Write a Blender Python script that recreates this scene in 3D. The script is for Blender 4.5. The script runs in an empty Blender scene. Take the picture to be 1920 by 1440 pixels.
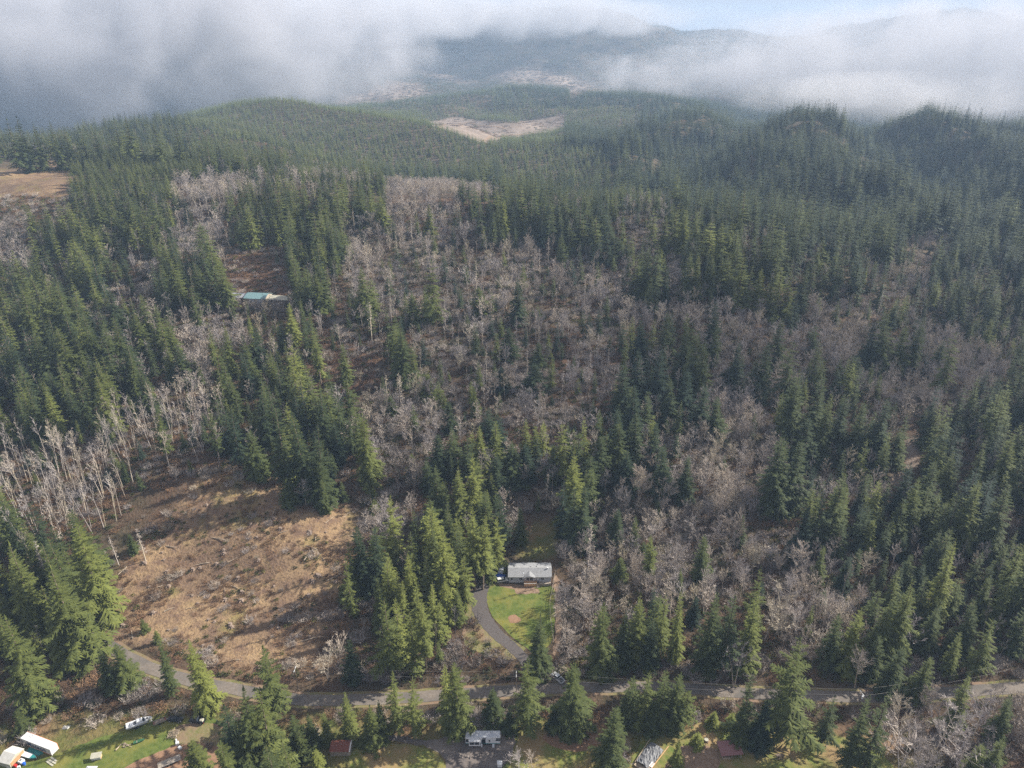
import bpy, bmesh, math, random
import numpy as np
from mathutils import Vector, Matrix

random.seed(7)
rng = np.random.default_rng(7)
SC = bpy.context.scene
COL = SC.collection

# ---------------------------------------------------------------- camera
FPX, CX, CY = 1371.0, 960.0, 720.0       # focal length and centre of the 1920x1440 photograph
PITCH = math.radians(26.0)
CP, SP = math.cos(PITCH), math.sin(PITCH)
CAMZ = 200.0
cam_d = bpy.data.cameras.new("drone_camera")
cam = bpy.data.objects.new("drone_camera", cam_d)
COL.objects.link(cam)
cam.location = (0, 0, CAMZ)
cam.rotation_euler = (math.radians(90) - PITCH, 0, 0)
cam_d.sensor_fit = 'HORIZONTAL'
cam_d.sensor_width = 36.0
cam_d.lens = 36.0 * FPX / 1920.0
cam_d.clip_start = 1.0
cam_d.clip_end = 40000.0
SC.camera = cam

# ---------------------------------------------------------------- light
SUN_DIR = Vector((0.88, 0.38, 0.57)).normalized()     # towards the sun
SUN_ELEV = math.asin(SUN_DIR.z)
SUN_AZ = math.atan2(SUN_DIR.x, SUN_DIR.y)
w = bpy.data.worlds.new("World"); SC.world = w
w.use_nodes = True
wn, wl = w.node_tree.nodes, w.node_tree.links
wn.clear()
w_out = wn.new("ShaderNodeOutputWorld"); w_bg = wn.new("ShaderNodeBackground")
w_sky = wn.new("ShaderNodeTexSky"); w_sky.sky_type = 'NISHITA'; w_sky.sun_disc = False
w_sky.sun_elevation = SUN_ELEV; w_sky.sun_rotation = SUN_AZ
w_sky.altitude = 300; w_sky.dust_density = 2.5
w_tc = wn.new("ShaderNodeTexCoord")
w_map = wn.new("ShaderNodeMapping"); w_map.inputs['Scale'].default_value = (1, 1, 2.4)
w_no = wn.new("ShaderNodeTexNoise"); w_no.inputs['Scale'].default_value = 2.2; w_no.inputs['Detail'].default_value = 5
w_no.inputs['Roughness'].default_value = 0.5
w_rm = wn.new("ShaderNodeMapRange")
w_rm.inputs['From Min'].default_value = 0.3; w_rm.inputs['From Max'].default_value = 0.7
w_rm.inputs['To Min'].default_value = 0.996; w_rm.inputs['To Max'].default_value = 1.0
w_cn = wn.new("ShaderNodeMapRange")
w_cn.inputs['From Min'].default_value = 0.3; w_cn.inputs['From Max'].default_value = 0.7
w_cn.inputs['To Min'].default_value = 0.0; w_cn.inputs['To Max'].default_value = 1.0
w_cc = wn.new("ShaderNodeMix"); w_cc.data_type = 'RGBA'
w_cc.inputs['A'].default_value = (1.85, 1.88, 2.2, 1)
w_cc.inputs['B'].default_value = (2.95, 2.95, 3.15, 1)
w_mx = wn.new("ShaderNodeMix"); w_mx.data_type = 'RGBA'
wl.new(w_tc.outputs['Generated'], w_map.inputs['Vector']); wl.new(w_map.outputs[0], w_no.inputs['Vector'])
wl.new(w_no.outputs['Fac'], w_rm.inputs['Value']); wl.new(w_no.outputs['Fac'], w_cn.inputs['Value'])
wl.new(w_cn.outputs[0], w_cc.inputs['Factor'])
wl.new(w_rm.outputs[0], w_mx.inputs['Factor']); wl.new(w_sky.outputs[0], w_mx.inputs['A']); wl.new(w_cc.outputs['Result'], w_mx.inputs['B'])
wl.new(w_mx.outputs['Result'], w_bg.inputs['Color']); w_bg.inputs['Strength'].default_value = 0.1
wl.new(w_bg.outputs[0], w_out.inputs['Surface'])

sun_d = bpy.data.lights.new("sun", 'SUN'); sun_d.energy = 5.0; sun_d.angle = math.radians(0.6)
sun_d.color = (1.0, 0.93, 0.80)
sun = bpy.data.objects.new("sun", sun_d); COL.objects.link(sun)
sun.rotation_euler = SUN_DIR.to_track_quat('Z', 'Y').to_euler()
sun.location = (300, 100, 600)

SC.view_settings.view_transform = 'Standard'; SC.view_settings.look = 'None'
SC.view_settings.exposure = 1.3; SC.view_settings.gamma = 1.0; SC.view_settings.use_curve_mapping = False
SC.render.engine = 'CYCLES'
cy = SC.cycles
cy.max_bounces = 6; cy.diffuse_bounces = 2; cy.glossy_bounces = 1; cy.transmission_bounces = 3
cy.transparent_max_bounces = 6; cy.volume_bounces = 1
cy.volume_step_rate = 0.35; cy.volume_max_steps = 96
cy.use_denoising = False
cy.use_adaptive_sampling = True; cy.adaptive_threshold = 0.01
cy.caustics_reflective = False; cy.caustics_refractive = False

# ---------------------------------------------------------------- helpers
def tag(o, label=None, cat=None, group=None, kind=None):
    if label: o["label"] = label
    if cat: o["category"] = cat
    if group: o["group"] = group
    if kind: o["kind"] = kind
    return o

def new_obj(name, data, parent=None, loc=(0, 0, 0), rotz=0.0):
    o = bpy.data.objects.new(name, data)
    COL.objects.link(o)
    o.location = loc
    o.rotation_euler = (0, 0, rotz)
    if parent is not None: o.parent = parent
    return o

def empty(name, loc, rotz=0.0):
    o = new_obj(name, None, None, loc, rotz)
    o.empty_display_size = 0.5
    return o

def mesh_from(name, V, F, mats, mi=None, smooth=False):
    me = bpy.data.meshes.new(name)
    me.from_pydata([tuple(v) for v in V], [], F)
    for m in (mats if isinstance(mats, (list, tuple)) else [mats]): me.materials.append(m)
    if mi is not None: me.polygons.foreach_set('material_index', np.array(mi, dtype=np.int32))
    if smooth: me.polygons.foreach_set('use_smooth', np.ones(len(me.polygons), dtype=bool))
    me.update()
    return me

class MB:
    """collects boxes, tubes and prisms, builds one mesh object"""
    def __init__(s): s.V = []; s.F = []
    def quadbox(s, P):
        b = len(s.V); s.V += [tuple(p) for p in P]
        s.F += [(b, b+3, b+2, b+1), (b+4, b+5, b+6, b+7), (b, b+1, b+5, b+4), (b+1, b+2, b+6, b+5), (b+2, b+3, b+7, b+6), (b+3, b, b+4, b+7)]
        return s
    def box(s, x0, x1, y0, y1, z0, z1, R=None):
        P = [(x0,y0,z0),(x1,y0,z0),(x1,y1,z0),(x0,y1,z0),(x0,y0,z1),(x1,y0,z1),(x1,y1,z1),(x0,y1,z1)]
        if R is not None: P = [R @ Vector(p) for p in P]
        return s.quadbox(P)
    def taper(s, a, b, z0, z1):
        """box with rectangle a=(x0,x1,y0,y1) at z0 and b at z1"""
        return s.quadbox([(a[0],a[2],z0),(a[1],a[2],z0),(a[1],a[3],z0),(a[0],a[3],z0),(b[0],b[2],z1),(b[1],b[2],z1),(b[1],b[3],z1),(b[0],b[3],z1)])
    def prism(s, pts, axis, a0, a1):
        """extrude a closed 2D outline; axis 'x': pts=(y,z), 'y': pts=(x,z), 'z': pts=(x,y)"""
        n = len(pts); b = len(s.V)
        for a in (a0, a1):
            for p in pts:
                s.V.append((a, p[0], p[1]) if axis == 'x' else (p[0], a, p[1]) if axis == 'y' else (p[0], p[1], a))
        s.F.append(tuple(range(b + n - 1, b - 1, -1))); s.F.append(tuple(range(b + n, b + 2 * n)))
        for i in range(n):
            j = (i + 1) % n
            s.F.append((b + i, b + j, b + n + j, b + n + i))
        return s
    def tube(s, p, q, r0, r1=None, n=8):
        r1 = r0 if r1 is None else r1
        p, q = Vector(p), Vector(q); d = (q - p).normalized()
        u = d.orthogonal().normalized(); v = d.cross(u)
        b = len(s.V)
        for c, r in ((p, r0), (q, r1)):
            for i in range(n):
                a = 2 * math.pi * i / n
                s.V.append(tuple(c + (u * math.cos(a) + v * math.sin(a)) * r))
        for i in range(n):
            j = (i + 1) % n
            s.F.append((b + i, b + j, b + n + j, b + n + i))
        s.F.append(tuple(range(b + n - 1, b - 1, -1))); s.F.append(tuple(range(b + n, b + 2 * n)))
        return s
    def build(s, name, mat, parent=None, loc=(0, 0, 0), rotz=0.0, bevel=0.0, smooth=False, mats=None, mi=None):
        me = mesh_from(name, s.V, s.F, mats or mat, mi, smooth)
        bm = bmesh.new(); bm.from_mesh(me)
        bmesh.ops.recalc_face_normals(bm, faces=bm.faces)
        if bevel: bmesh.ops.bevel(bm, geom=bm.edges[:], offset=bevel, segments=2, affect='EDGES', clamp_overlap=True)
        bm.to_mesh(me); bm.free()
        return new_obj(name, me, parent, loc, rotz)

# ---------------------------------------------------------------- materials
def mat_new(name, rough=0.9, spec=0.25):
    m = bpy.data.materials.new(name); m.use_nodes = True
    nt = m.node_tree; b = nt.nodes['Principled BSDF']
    b.inputs['Roughness'].default_value = rough
    b.inputs['Specular IOR Level'].default_value = spec
    return m, nt.nodes, nt.links, b

def mat_noise(name, c0, c1, scale=4.0, rough=0.9, detail=4, spec=0.2, bump=0.0, metal=0.0, c2=None, scale2=0.15, world=False, stretch=None):
    """two colours mixed by noise, a third by a broader one"""
    m, N, L, b = mat_new(name, rough, spec)
    b.inputs['Metallic'].default_value = metal
    if world:
        tc = N.new('ShaderNodeNewGeometry').outputs['Position']
    else:
        tc = N.new('ShaderNodeTexCoord').outputs['Object']
    if stretch:
        mp = N.new('ShaderNodeMapping'); mp.inputs['Scale'].default_value = stretch
        L.new(tc, mp.inputs['Vector']); tc = mp.outputs[0]
    n = N.new('ShaderNodeTexNoise'); n.inputs['Scale'].default_value = scale; n.inputs['Detail'].default_value = detail
    L.new(tc, n.inputs['Vector'])
    r = N.new('ShaderNodeMapRange'); r.inputs['From Min'].default_value = 0.35; r.inputs['From Max'].default_value = 0.65
    L.new(n.outputs['Fac'], r.inputs['Value'])
    mx = N.new('ShaderNodeMix'); mx.data_type = 'RGBA'
    mx.inputs['A'].default_value = (*c0, 1); mx.inputs['B'].default_value = (*c1, 1)
    L.new(r.outputs[0], mx.inputs['Factor'])
    out = mx.outputs['Result']
    if c2:
        n2 = N.new('ShaderNodeTexNoise'); n2.inputs['Scale'].default_value = scale2; n2.inputs['Detail'].default_value = 5
        L.new(tc, n2.inputs['Vector'])
        r2 = N.new('ShaderNodeMapRange'); r2.inputs['From Min'].default_value = 0.45; r2.inputs['From Max'].default_value = 0.62
        L.new(n2.outputs['Fac'], r2.inputs['Value'])
        m2 = N.new('ShaderNodeMix'); m2.data_type = 'RGBA'; m2.inputs['B'].default_value = (*c2, 1)
        L.new(r2.outputs[0], m2.inputs['Factor']); L.new(out, m2.inputs['A']); out = m2.outputs['Result']
    L.new(out, b.inputs['Base Color'])
    if bump:
        bp = N.new('ShaderNodeBump'); bp.inputs['Strength'].default_value = 0.6; bp.inputs['Distance'].default_value = bump
        L.new(n.outputs['Fac'], bp.inputs['Height']); L.new(bp.outputs[0], b.inputs['Normal'])
    return m

# ---------------------------------------------------------------- geometry of the view (used to lay out the land)
def proj(x, y, z):
    up = y * SP + (z - CAMZ) * CP
    fw = y * CP - (z - CAMZ) * SP
    fw = np.maximum(fw, 1e-3)
    return CX + FPX * x / fw, CY - FPX * up / fw, fw

def ray(px, py):
    a, b = (px - CX) / FPX, (CY - py) / FPX
    return a, CP + b * SP, -SP + b * CP

def W(px, py, y):
    a, b, c = ray(px, py); t = y / b
    return (a * t, y, CAMZ + c * t)

def G0(px, py, z=0.0):
    a, b, c = ray(px, py); t = (z - CAMZ) / c
    return Vector((a * t, b * t, z))

# ---------------------------------------------------------------- terrain
ctrl = []
def C(px, py, y): ctrl.append(W(px, py, y))
for yy in (40, 90, 130, 165, 200, 225):
    for uu in (-1.3, -0.9, -0.5, -0.2, 0.0, 0.2, 0.5, 0.9, 1.3):
        ctrl.append((uu * yy, yy, 0.0))
for xx in (-10, 10, 25, 45): ctrl.append((xx, 245, 1.0))
for px in (-500, -250, 60):
    for py, y in ((1050, 235), (950, 265), (850, 300), (750, 340), (600, 430), (450, 560), (340, 680), (315, 760)): C(px, py, y)
for py, y in ((1100, 226), (1000, 250), (900, 280), (870, 290), (750, 345), (600, 430), (500, 500), (400, 600), (350, 680)): C(400, py, y)
for py, y in ((950, 270), (870, 297), (750, 350), (600, 435), (480, 540), (420, 600), (368, 670)): C(800, py, y)
for px in (300, 560): C(px, 345, 690)
C(1000, 950, 275); C(1000, 870, 300); C(1020, 750, 352); C(1020, 600, 438); C(1020, 480, 545); C(1020, 395, 635)
C(1240, 900, 283); C(1240, 750, 360); C(1240, 600, 440); C(1240, 480, 545); C(1240, 412, 610)
C(1400, 480, 520); C(1480, 560, 478); C(1600, 625, 465); C(1450, 700, 395); C(1450, 850, 318)
C(1700, 750, 380); C(1700, 850, 327); C(1700, 680, 435); C(1850, 560, 560); C(1900, 750, 380); C(1900, 900, 287)
C(1900, 450, 740); C(1900, 300, 1150); C(1900, 240, 1450); C(1600, 450, 745); C(1600, 330, 1050); C(1600, 240, 1450)
C(1400, 280, 1250); C(1300, 330, 1100); C(1450, 232, 1450); C(1750, 240, 1450)
for px in (2200, 2500): C(px, 750, 380); C(px, 450, 740); C(px, 300, 1150); C(px, 240, 1450)
C(1280, 232, 1750)
# behind the knoll: hidden hollow, then the plantation slope
for px, z in ((700, 45), (900, 35), (1100, 22), (1300, 12)): ctrl.append(((px - CX) / FPX * 760, 790, z))
C(700, 335, 1000); C(1100, 372, 950); C(900, 352, 950); C(1000, 300, 1250); C(850, 232, 1700); C(650, 212, 1750); C(430, 200, 1650)
C(500, 250, 1350); C(600, 300, 1130); C(300, 238, 1300); C(120, 262, 1150); C(-200, 264, 1100); C(-500, 266, 1100); C(120, 300, 860)
C(230, 312, 760); C(1150, 300, 1150); C(1250, 350, 960); C(1150, 372, 870)
# beyond the first ridges
for px in (-400, -100, 200):
    ctrl.append(((px - CX) / FPX * 1500, 1600, -20)); ctrl.append(((px - CX) / FPX * 1900, 2000, -70)); ctrl.append(((px - CX) / FPX * 2800, 3000, -110))
ctrl.append(((430 - CX) / FPX * 1900, 2000, 5))
# the spur on the right with the dark ravine behind it
for px, py, y, z in ((1520, 250, 1250, 15), (1600, 298, 1050, 3), (1680, 338, 900, 0), (1760, 415, 730, -4), (1850, 500, 620, -4)):
    C(px, py, y); ctrl.append(((px - CX) / FPX * y * 1.08, y * 1.10, z))
C(1500, 330, 1000); C(1600, 380, 860); C(1680, 430, 750)
C(930, 258, 1780); C(930, 236, 1950); C(930, 226, 2060); C(1060, 232, 1980); C(810, 237, 1900)
C(780, 200, 2350); C(900, 193, 2400); C(960, 170, 2700); C(1100, 195, 2300); C(1250, 190, 2250); C(1090, 176, 2700); C(850, 182, 2600)
for px in (1450, 1600, 1900, 2300): ctrl.append(((px - CX) / FPX * 1950, 2050, -75)); ctrl.append(((px - CX) / FPX * 2900, 3000, -100))
C(715, 195, 3050); C(715, 157, 3500); C(830, 160, 3700); C(840, 140, 4200); C(640, 190, 3100)
C(1000, 172, 3300); C(960, 135, 4000); C(1030, 135, 4000); C(1130, 175, 3500); C(1200, 165, 3800)
for px, py, y in ((700, 20, 5200), (500, 25, 5200), (900, 15, 5300), (1100, 25, 5300), (1250, 60, 5300), (1350, 92, 5300), (1400, 84, 5500), (1455, 68, 5500), (1530, 88, 5500),
                  (1600, 58, 6300), (1680, 36, 6300), (1800, 24, 6300), (1950, 50, 6300), (2300, 60, 6300), (200, 60, 5200), (-200, 80, 5200), (800, 105, 4500), (950, 95, 4500), (1150, 105, 4500), (1400, 130, 4700), (1600, 120, 4900)):
    C(px, py, y)
for uu in (-1.2, -0.6, 0, 0.6, 1.2): ctrl.append((uu * 9500, 9500, -60)); ctrl.append((uu * 7600, 7800, -20))
ctrl = np.array(ctrl, dtype=np.float64)

def uv(x, y):
    yy = np.maximum(y, 40.0)
    return np.stack([x / yy * 1.25, np.log(yy) * 1.0], -1)
_K = uv(ctrl[:, 0], ctrl[:, 1])
def _phi(r2): return 0.5 * r2 * np.log(r2 + 1e-12)
def _fit():
    n = len(_K)
    d2 = ((_K[:, None] - _K[None]) ** 2).sum(-1)
    A = np.zeros((n + 3, n + 3)); A[:n, :n] = _phi(d2) + np.eye(n) * 5e-5
    P = np.concatenate([np.ones((n, 1)), _K], 1); A[:n, n:] = P; A[n:, :n] = P.T
    b = np.zeros(n + 3); b[:n] = ctrl[:, 2]
    return np.linalg.lstsq(A, b, rcond=None)[0]
_S = _fit()

def sm(a, b, v):
    t = np.clip((v - a) / (b - a), 0, 1); return t * t * (3 - 2 * t)

def _wav(x, y, seed, wl):
    r = np.random.default_rng(seed); o = np.zeros_like(x)
    for i in range(7):
        a = r.uniform(0, 6.283); k = 6.283 / (wl * r.uniform(0.6, 1.7))
        o += np.sin((x * math.cos(a) + y * math.sin(a)) * k + r.uniform(0, 6.283))
    return o / 7

def height_raw(x, y):
    x = np.asarray(x, dtype=np.float64); y = np.asarray(y, dtype=np.float64)
    sh = x.shape; q = uv(x.ravel(), y.ravel()); out = np.empty(len(q)); n = len(_K)
    for i in range(0, len(q), 20000):
        s = q[i:i + 20000]
        d2 = ((s[:, None] - _K[None]) ** 2).sum(-1)
        out[i:i + 20000] = _phi(d2) @ _S[:n] + _S[n] + s @ _S[n + 1:]
    h = out.reshape(sh)
    far = sm(250, 500, y)
    h = h + far * (_wav(x, y, 1, 90) * 4.0 + _wav(x, y, 2, 38) * 1.6)
    h = h + sm(700, 1600, y) * _wav(x, y, 3, 260) * 12 + sm(4300, 5200, y) * _wav(x, y, 4, 620) * 80 + sm(3000, 4500, y) * _wav(x, y, 5, 260) * 22
    q = np.abs(np.sin((x * 0.93 - y * 0.36) / 78 + _wav(x, y, 6, 500) * 1.5))           # spurs and gullies of the ridge on the right
    h = h + sm(640, 900, y) * (1 - sm(1700, 2100, y)) * sm(80, 330, x) * (0.5 - q) * 44
    q2 = np.abs(np.sin((x * 0.6 + y * 0.8) / 120 + 0.6))
    h = h + sm(950, 1150, y) * (1 - sm(1700, 2000, y)) * (1 - sm(0, 200, x)) * (0.5 - q2) * 16
    near = sm(236, 300, y)
    flat = 1 - np.maximum(near, sm(45, 90, -x) * sm(206, 240, y))
    h = h * (1 - flat)
    return h

# terrain grid, fine near the camera, coarse far away
NU, NV = 471, 521
U = np.linspace(-1.4, 1.4, NU)
Vv = np.exp(np.linspace(math.log(42), math.log(9400), NV))
GX = U[None, :] * Vv[:, None]; GY = np.repeat(Vv[:, None], NU, 1)
GZ = height_raw(GX, GY)
_lv0, _lv1 = math.log(42), math.log(9400)
def height(x, y):
    """height of the terrain sheet itself (bilinear on its grid)"""
    x = np.asarray(x, dtype=np.float64); y = np.asarray(y, dtype=np.float64)
    v = np.clip((np.log(np.maximum(y, 42.0)) - _lv0) / (_lv1 - _lv0) * (NV - 1), 0, NV - 1.001)
    u = np.clip((x / np.maximum(y, 42.0) + 1.4) / 2.8 * (NU - 1), 0, NU - 1.001)
    i = v.astype(int); j = u.astype(int); a = v - i; b = u - j
    return (GZ[i, j] * (1 - a) * (1 - b) + GZ[i + 1, j] * a * (1 - b) + GZ[i, j + 1] * (1 - a) * b + GZ[i + 1, j + 1] * a * b)

_T = np.exp(np.linspace(math.log(60), math.log(9000), 1400))
def ground(px, py):
    """where the line of sight through a photograph pixel meets the land"""
    a, b, c = ray(px, py)
    x, y, z = a / b * _T, _T, CAMZ + c / b * _T
    d = z - height(x, y)
    k = np.argmax(d < 0)
    if d[k] >= 0: k = len(_T) - 1
    if k == 0: return Vector((x[0], y[0], height(x[0], y[0])))
    f = d[k - 1] / (d[k - 1] - d[k] + 1e-9)
    yy = _T[k - 1] + f * (_T[k] - _T[k - 1]); xx = a / b * yy
    return Vector((xx, yy, float(height(xx, yy))))

def inpoly(px, py, poly):
    c = np.zeros(px.shape, dtype=bool); n = len(poly)
    for i in range(n):
        x0, y0 = poly[i]; x1, y1 = poly[(i + 1) % n]
        if y0 == y1: continue
        c ^= ((y0 > py) != (y1 > py)) & (px < (x1 - x0) * (py - y0) / (y1 - y0) + x0)
    return c
# ---------------------------------------------------------------- what grows where (outlines read off the photograph, kept as regions of the land)
CLEARING = [(205,1195),(200,1120),(235,1060),(255,1000),(330,960),(350,900),(440,880),(520,905),(560,950),(640,945),(690,985),(655,1040),(690,1080),(640,1130),(655,1170),(600,1215),(600,1250),(560,1275),(420,1262),(300,1215)]
LEFTGRASS = [(-80,322),(60,318),(150,296),(190,300),(150,345),(110,372),(-80,380)]
KNOLLBROWN = [(320,378),(460,372),(500,400),(470,440),(360,425)]
HOLLOW = [(425,470),(560,480),(560,560),(420,560)]
CUTS = [[(800,233),(850,218),(900,226),(960,232),(1010,222),(1062,214),(1058,240),(1010,252),(905,268),(860,252)],
        [(625,192),(700,166),(730,152),(790,158),(806,180),(740,190),(640,197)],
        [(926,140),(960,128),(1010,128),(1060,142),(1110,160),(1142,176),(1070,180),(1045,158),(950,158)],
        [(785,134),(830,138),(890,156),(850,158),(800,146)],
        [(482,268),(500,268),(500,280),(482,280)]]
BROWNBAND = [(560,640),(700,640),(720,720),(640,760),(560,740)]
MIDBROWN = [(1040,620),(1180,640),(1160,760),(1060,760)]
KNOLLTOP = [(730,372),(940,372),(1000,400),(960,440),(760,440)]
TRACK = [(1698,822),(1714,825),(1722,868),(1708,896),(1640,925),(1600,925),(1610,912),(1660,902),(1698,882)]
BACKYARD = [(990,978),(1048,978),(1044,1052),(982,1052),(975,1020)]
VERGE = [(-60,1355),(430,1325),(560,1340),(700,1335),(960,1355),(1300,1360),(1700,1370),(1760,1500),(-100,1500)]

def ground_class():
    px, py, fw = proj(GX, GY, GZ)
    n1 = _wav(GX, GY, 11, 14) * 10 + _wav(GX, GY, 12, 45) * 14
    qx, qy = px + n1, py + n1 * 0.5
    straw = inpoly(qx, qy, CLEARING) | inpoly(qx, qy, LEFTGRASS) * (GY < 900)
    cut = np.zeros_like(straw)
    for k, p in enumerate(CUTS): cut |= inpoly(px + n1 * 0.15, py + n1 * 0.08, p) & (GY > 1200)
    brown = inpoly(qx, qy, KNOLLBROWN) | inpoly(qx, qy, HOLLOW) | inpoly(qx, qy, BROWNBAND) | inpoly(qx, qy, MIDBROWN) | inpoly(qx, qy, KNOLLTOP)
    brown &= (GY < 900)
    track = inpoly(px, py, TRACK) & (GY < 420)
    yard = (inpoly(qx, qy, BACKYARD) | inpoly(qx, qy, VERGE)) & (GY < 300)
    c = np.zeros(px.shape + (4,), dtype=np.float32); c[..., 3] = 1
    c[..., 0] = np.where(straw, 1.0, np.where(cut, 0.0, 0)); c[..., 1] = np.where(yard, 1.0, 0.0); c[..., 2] = np.where(cut, 1.0, 0)
    c[..., 0] = np.where(track, 0.0, c[..., 0]); c[..., 2] = np.where(track, 0.75, c[..., 2])
    b = np.where(brown, 1.0, 0.0).astype(np.float32)
    for _ in range(2):                                    # soften the borders
        for a in (c[..., 0], c[..., 1], c[..., 2], b):
            a[1:-1, 1:-1] = (a[1:-1, 1:-1] * 2 + a[:-2, 1:-1] + a[2:, 1:-1] + a[1:-1, :-2] + a[1:-1, 2:]) / 6
    return c, b

def make_ground():
    V = np.stack([GX, GY, GZ], -1).reshape(-1, 3)
    nu, nv = NU, NV
    idx = np.arange(nu * nv).reshape(nv, nu)
    F = np.stack([idx[:-1, :-1], idx[:-1, 1:], idx[1:, 1:], idx[1:, :-1]], -1).reshape(-1, 4)
    me = bpy.data.meshes.new('ground')
    me.vertices.add(len(V)); me.vertices.foreach_set('co', V.astype(np.float32).ravel())
    me.loops.add(F.size); me.loops.foreach_set('vertex_index', F.astype(np.int32).ravel())
    me.polygons.add(len(F)); me.polygons.foreach_set('loop_start', np.arange(0, F.size, 4, dtype=np.int32))
    me.polygons.foreach_set('use_smooth', np.ones(len(F), dtype=bool))
    me.update(calc_edges=True)
    c, b = ground_class()
    at = me.color_attributes.new('cover', 'FLOAT_COLOR', 'POINT'); at.data.foreach_set('color', c.reshape(-1))
    at = me.attributes.new('brown', 'FLOAT', 'POINT'); at.data.foreach_set('value', b.reshape(-1))
    m, N, L, bs = mat_new('ground_cover', 0.95, 0.1)
    pos = N.new('ShaderNodeNewGeometry').outputs['Position']
    def noise(s, d=5, r=0.6):
        n = N.new('ShaderNodeTexNoise'); n.inputs['Scale'].default_value = s; n.inputs['Detail'].default_value = d; n.inputs['Roughness'].default_value = r
        L.new(pos, n.inputs['Vector']); return n.outputs['Fac']
    def rng_(v, a, b_):
        r = N.new('ShaderNodeMapRange'); r.inputs['From Min'].default_value = a; r.inputs['From Max'].default_value = b_; L.new(v, r.inputs['Value']); return r.outputs[0]
    def mix(f, a, b_):
        x = N.new('ShaderNodeMix'); x.data_type = 'RGBA'
        for k, v in (('A', a), ('B', b_)):
            if isinstance(v, tuple): x.inputs[k].default_value = (*v, 1)
            else: L.new(v, x.inputs[k])
        if isinstance(f, float): x.inputs['Factor'].default_value = f
        else: L.new(f, x.inputs['Factor'])
        return x.outputs['Result']
    def mul(a, b_):
        x = N.new('ShaderNodeMath'); x.operation = 'MULTIPLY'; L.new(a, x.inputs[0])
        if isinstance(b_, float): x.inputs[1].default_value = b_
        else: L.new(b_, x.inputs[1])
        return x.outputs[0]
    ca = N.new('ShaderNodeAttribute'); ca.attribute_name = 'cover'; sp = N.new('ShaderNodeSeparateColor'); L.new(ca.outputs['Color'], sp.inputs[0])
    ba = N.new('ShaderNodeAttribute'); ba.attribute_name = 'brown'
    fine, midn, broad = noise(0.9), noise(0.16), noise(0.035)
    floor = mix(rng_(midn, 0.35, 0.65), (0.034, 0.032, 0.018), (0.085, 0.062, 0.042))
    floor = mix(rng_(broad, 0.45, 0.65), floor, (0.085, 0.052, 0.036))
    floor = mix(mul(rng_(fine, 0.5, 0.7), 0.6), floor, (0.11, 0.088, 0.066))
    brown = mix(rng_(midn, 0.4, 0.62), (0.085, 0.050, 0.035), (0.15, 0.095, 0.065))
    brown = mix(mul(rng_(fine, 0.48, 0.66), 0.6), brown, (0.06, 0.035, 0.025))
    col = mix(ba.outputs['Fac'], floor, brown)
    straw = mix(rng_(midn, 0.40, 0.62), (0.275, 0.19, 0.11), (0.15, 0.098, 0.07))
    straw = mix(mul(rng_(broad, 0.45, 0.6), 0.7), straw, (0.13, 0.088, 0.062))
    straw = mix(mul(rng_(fine, 0.52, 0.68), 0.75), straw, (0.085, 0.055, 0.035))
    straw = mix(mul(rng_(noise(0.05), 0.56, 0.7), 0.7), straw, (0.17, 0.15, 0.05))
    col = mix(sp.outputs['Red'], col, straw)
    grass = mix(rng_(midn, 0.35, 0.65), (0.062, 0.082, 0.022), (0.15, 0.125, 0.05))
    grass = mix(rng_(broad, 0.48, 0.62), grass, (0.17, 0.11, 0.065))
    col = mix(sp.outputs['Green'], col, grass)
    cut = mix(rng_(noise(0.02), 0.35, 0.65), (0.25, 0.20, 0.17), (0.165, 0.13, 0.11))
    cut = mix(mul(rng_(noise(0.12, 6, 0.7), 0.5, 0.7), 0.6), cut, (0.10, 0.075, 0.06))
    col = mix(sp.outputs['Blue'], col, cut)
    L.new(col, bs.inputs['Base Color'])
    bp = N.new('ShaderNodeBump'); bp.inputs['Strength'].default_value = 0.8; bp.inputs['Distance'].default_value = 0.8
    L.new(fine, bp.inputs['Height']); L.new(bp.outputs[0], bs.inputs['Normal'])
    me.materials.append(m)
    tag(new_obj('ground', me), kind='structure')
make_ground()

# ---------------------------------------------------------------- flat surfaces on the valley floor
def ribbon(name, pts, width, mat, z, widths=None, kind='structure'):
    """strip along world points, subdivided and smoothed"""
    P = [Vector((p[0], p[1], 0)) for p in pts]
    Q = []
    for i in range(len(P) - 1):
        p0, p1, p2, p3 = P[max(i - 1, 0)], P[i], P[i + 1], P[min(i + 2, len(P) - 1)]
        for k in range(8):
            t = k / 8
            Q.append(0.5 * ((2 * p1) + (-p0 + p2) * t + (2 * p0 - 5 * p1 + 4 * p2 - p3) * t * t + (-p0 + 3 * p1 - 3 * p2 + p3) * t ** 3))
    Q.append(P[-1])
    V, F = [], []; nw = 5
    for i, q in enumerate(Q):
        d = (Q[min(i + 1, len(Q) - 1)] - Q[max(i - 1, 0)]).normalized(); nrm = Vector((-d.y, d.x, 0))
        wd = width if widths is None else np.interp(i / (len(Q) - 1), np.linspace(0, 1, len(widths)), widths)
        for k in range(nw):
            s = k / (nw - 1) - 0.5
            v = q + nrm * wd * s * (1 + (0.05 * math.sin(i * 1.7 + k) if k in (0, nw - 1) else 0))
            V.append((v.x, v.y, float(height(v.x, v.y)) + z))
    for i in range(len(Q) - 1):
        for k in range(nw - 1):
            a = i * nw + k; F.append((a, a + 1, a + nw + 1, a + nw))
    me = mesh_from(name, V, F, mat, smooth=True)
    return tag(new_obj(name, me), kind=kind)

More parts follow.
